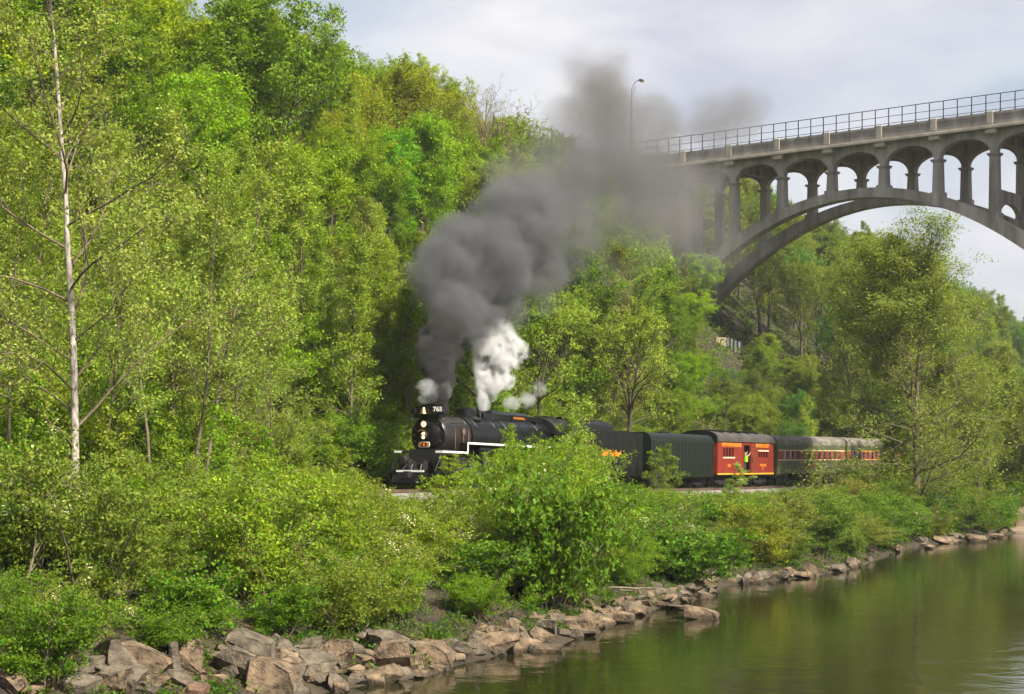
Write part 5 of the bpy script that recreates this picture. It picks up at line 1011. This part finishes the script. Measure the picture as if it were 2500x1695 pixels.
# ------------------------------------------------------------------ smoke and steam
def smoke_mat(name, dens, nscale, anis=0.0, soft=(0.05, 0.62), amp=2.7):
    m = bpy.data.materials.new(name); m.use_nodes = True; t = m.node_tree; t.nodes.clear(); N = t.nodes.new; K = t.links.new
    def math_(op, a=None, b=None, va=None, vb=None):
        n = N('ShaderNodeMath'); n.operation = op
        if a is not None: K(a, n.inputs[0])
        elif va is not None: n.inputs[0].default_value = va
        if b is not None: K(b, n.inputs[1])
        elif vb is not None: n.inputs[1].default_value = vb
        return n.outputs[0]
    tcn = N('ShaderNodeTexCoord'); ln = N('ShaderNodeVectorMath'); ln.operation = 'LENGTH'; K(tcn.outputs['Object'], ln.inputs[0]); geo = N('ShaderNodeNewGeometry')
    nzn = N('ShaderNodeTexNoise'); nzn.inputs['Scale'].default_value = nscale; nzn.inputs['Detail'].default_value = 5; nzn.inputs['Roughness'].default_value = 0.54; K(geo.outputs['Position'], nzn.inputs['Vector'])
    fall = math_('SUBTRACT', None, ln.outputs['Value'], va=1.0); nn = math_('MULTIPLY', math_('SUBTRACT', nzn.outputs['Fac'], None, vb=0.5), None, vb=amp)
    mr = N('ShaderNodeMapRange'); mr.interpolation_type = 'SMOOTHSTEP'; mr.inputs[1].default_value = soft[0]; mr.inputs[2].default_value = soft[1]; K(math_('ADD', fall, nn), mr.inputs[0])
    mr2 = N('ShaderNodeMapRange'); mr2.interpolation_type = 'SMOOTHSTEP'; mr2.inputs[1].default_value = 0.0; mr2.inputs[2].default_value = 0.28; K(fall, mr2.inputs[0])
    oi = N('ShaderNodeObjectInfo'); dd = math_('MULTIPLY', math_('MULTIPLY', mr.outputs[0], mr2.outputs[0]), math_('MULTIPLY', oi.outputs['Alpha'], None, vb=dens))
    pv = N('ShaderNodeVolumePrincipled'); pv.inputs['Anisotropy'].default_value = anis; K(oi.outputs['Color'], pv.inputs['Color']); K(dd, pv.inputs['Density'])
    o = N('ShaderNodeOutputMaterial'); K(pv.outputs[0], o.inputs['Volume']); return m
M['smoke'] = smoke_mat('coal_smoke', 1.7, 0.36, soft=(0.08, 0.60), amp=3.1); M['smokefine'] = smoke_mat('coal_smoke_fine', 6.0, 1.0, amp=2.2); M['steam'] = smoke_mat('steam', 7.0, 1.2, soft=(0.05, 0.60), amp=3.6); M['drift'] = smoke_mat('drifting_smoke', 0.60, 0.16, soft=(0.05, 1.0), amp=3.2)
import bmesh as _bm
def ball():
    bm = _bm.new(); _bm.ops.create_icosphere(bm, subdivisions=2, radius=1.06); me = bpy.data.meshes.new('puff'); bm.to_mesh(me); bm.free(); return me
PM = {}
def puffs(name, label, rows, m, col, kind='stuff'):
    if m not in PM: PM[m] = ball(); PM[m].materials.append(M[m])
    r0 = at(*rows[0][:3]); T = empty(name, r0); tag(T, label, kind=kind)
    for (px, py, D, rx, rz, dn) in rows:
        o = link(bpy.data.objects.new('puff', PM[m]), T); p = at(px, py, D); k = D/F; o.location = p - r0; q_ = {'smoke': 1.18, 'steam': 1.12}.get(m, 1.3); o.scale = (rx*k*q_, 0.62*(rx+rz)*k, rz*k*q_); o.color = (*col, dn); o.rotation_euler[2] = random.uniform(0, 3)
puffs('smoke_column', 'dark smoke column rising straight out of the locomotive stack', [(1074,968,101.2,19,34,0.9),(1069,920,101.8,28,52,0.9),(1066,868,102.6,42,60,0.75),(1082,826,103.5,56,58,0.55)], 'smokefine', (0.105,0.102,0.102))
puffs('smoke_plume', 'big dark grey smoke plume billowing back from the locomotive towards the bridge',
      [(1130,770,106,100,90,0.75),(1100,690,107,110,110,0.75),(1190,640,109,135,120,0.70),(1130,610,110,110,90,0.6),(1265,560,113,130,120,0.50),(1290,680,113,105,100,0.34),(1210,760,110,85,75,0.4),(1280,500,117,115,85,0.36),(1375,570,120,110,120,0.10),(1400,450,126,120,85,0.14),(1490,410,134,150,100,0.13),(1590,430,140,130,90,0.09),(1480,300,145,110,100,0.06)], 'smoke', (0.225,0.225,0.235))
puffs('drifting_smoke', 'thin grey smoke drifting across the sky and bridge end', [(1480,300,150,150,120,0.60),(1450,205,154,100,120,0.55),(1560,310,160,140,90,0.42),(1690,310,170,150,80,0.40),(1810,270,176,100,65,0.30),(1630,480,168,190,150,0.26),(1500,520,150,190,150,0.36),(1400,340,140,110,100,0.35),(1310,430,136,140,110,0.30),(1420,640,140,150,150,0.14),(1700,560,180,150,140,0.12)], 'drift', (0.30,0.29,0.29))
puffs('steam_cloud', 'bright white steam blowing off beside the dome', [(1182,975,106,18,36,0.4),(1194,935,106.3,36,46,0.5),(1210,892,106.8,52,52,0.5),(1192,858,107,42,42,0.25),(1236,850,107.3,42,42,0.40),(1262,858,107.6,28,32,0.30),(1224,915,106.9,42,40,0.4),(1215,815,107.5,46,40,0.12)], 'steam', (0.97,0.97,0.98))
puffs('steam_wisp', 'small white steam wisp beside the smoke stack', [(1042,956,101,26,32,0.14),(1090,952,101.3,18,24,0.06)], 'steam', (0.88,0.88,0.9))
puffs('steam_wisp', 'two small white steam puffs above the rear of the boiler', [(1252,984,110,28,20,0.12),(1288,974,111,20,28,0.13),(1312,950,111.5,28,20,0.05)], 'steam', (0.88,0.88,0.9))

# ------------------------------------------------------------------ thin air haze over the valley
def haze():
    m = bpy.data.materials.new('valley_haze'); m.use_nodes = True; t = m.node_tree; t.nodes.clear()
    pv = t.nodes.new('ShaderNodeVolumePrincipled'); pv.inputs['Color'].default_value = (0.93, 0.95, 1.0, 1); pv.inputs['Density'].default_value = 0.00012; o = t.nodes.new('ShaderNodeOutputMaterial'); t.links.new(pv.outputs[0], o.inputs['Volume'])
    b = MB(); b.box(-2600, 2900, -1900, 3600, -4, 68); tag(b.build('haze', m), 'thin pale haze in the valley air', kind='stuff')
haze()
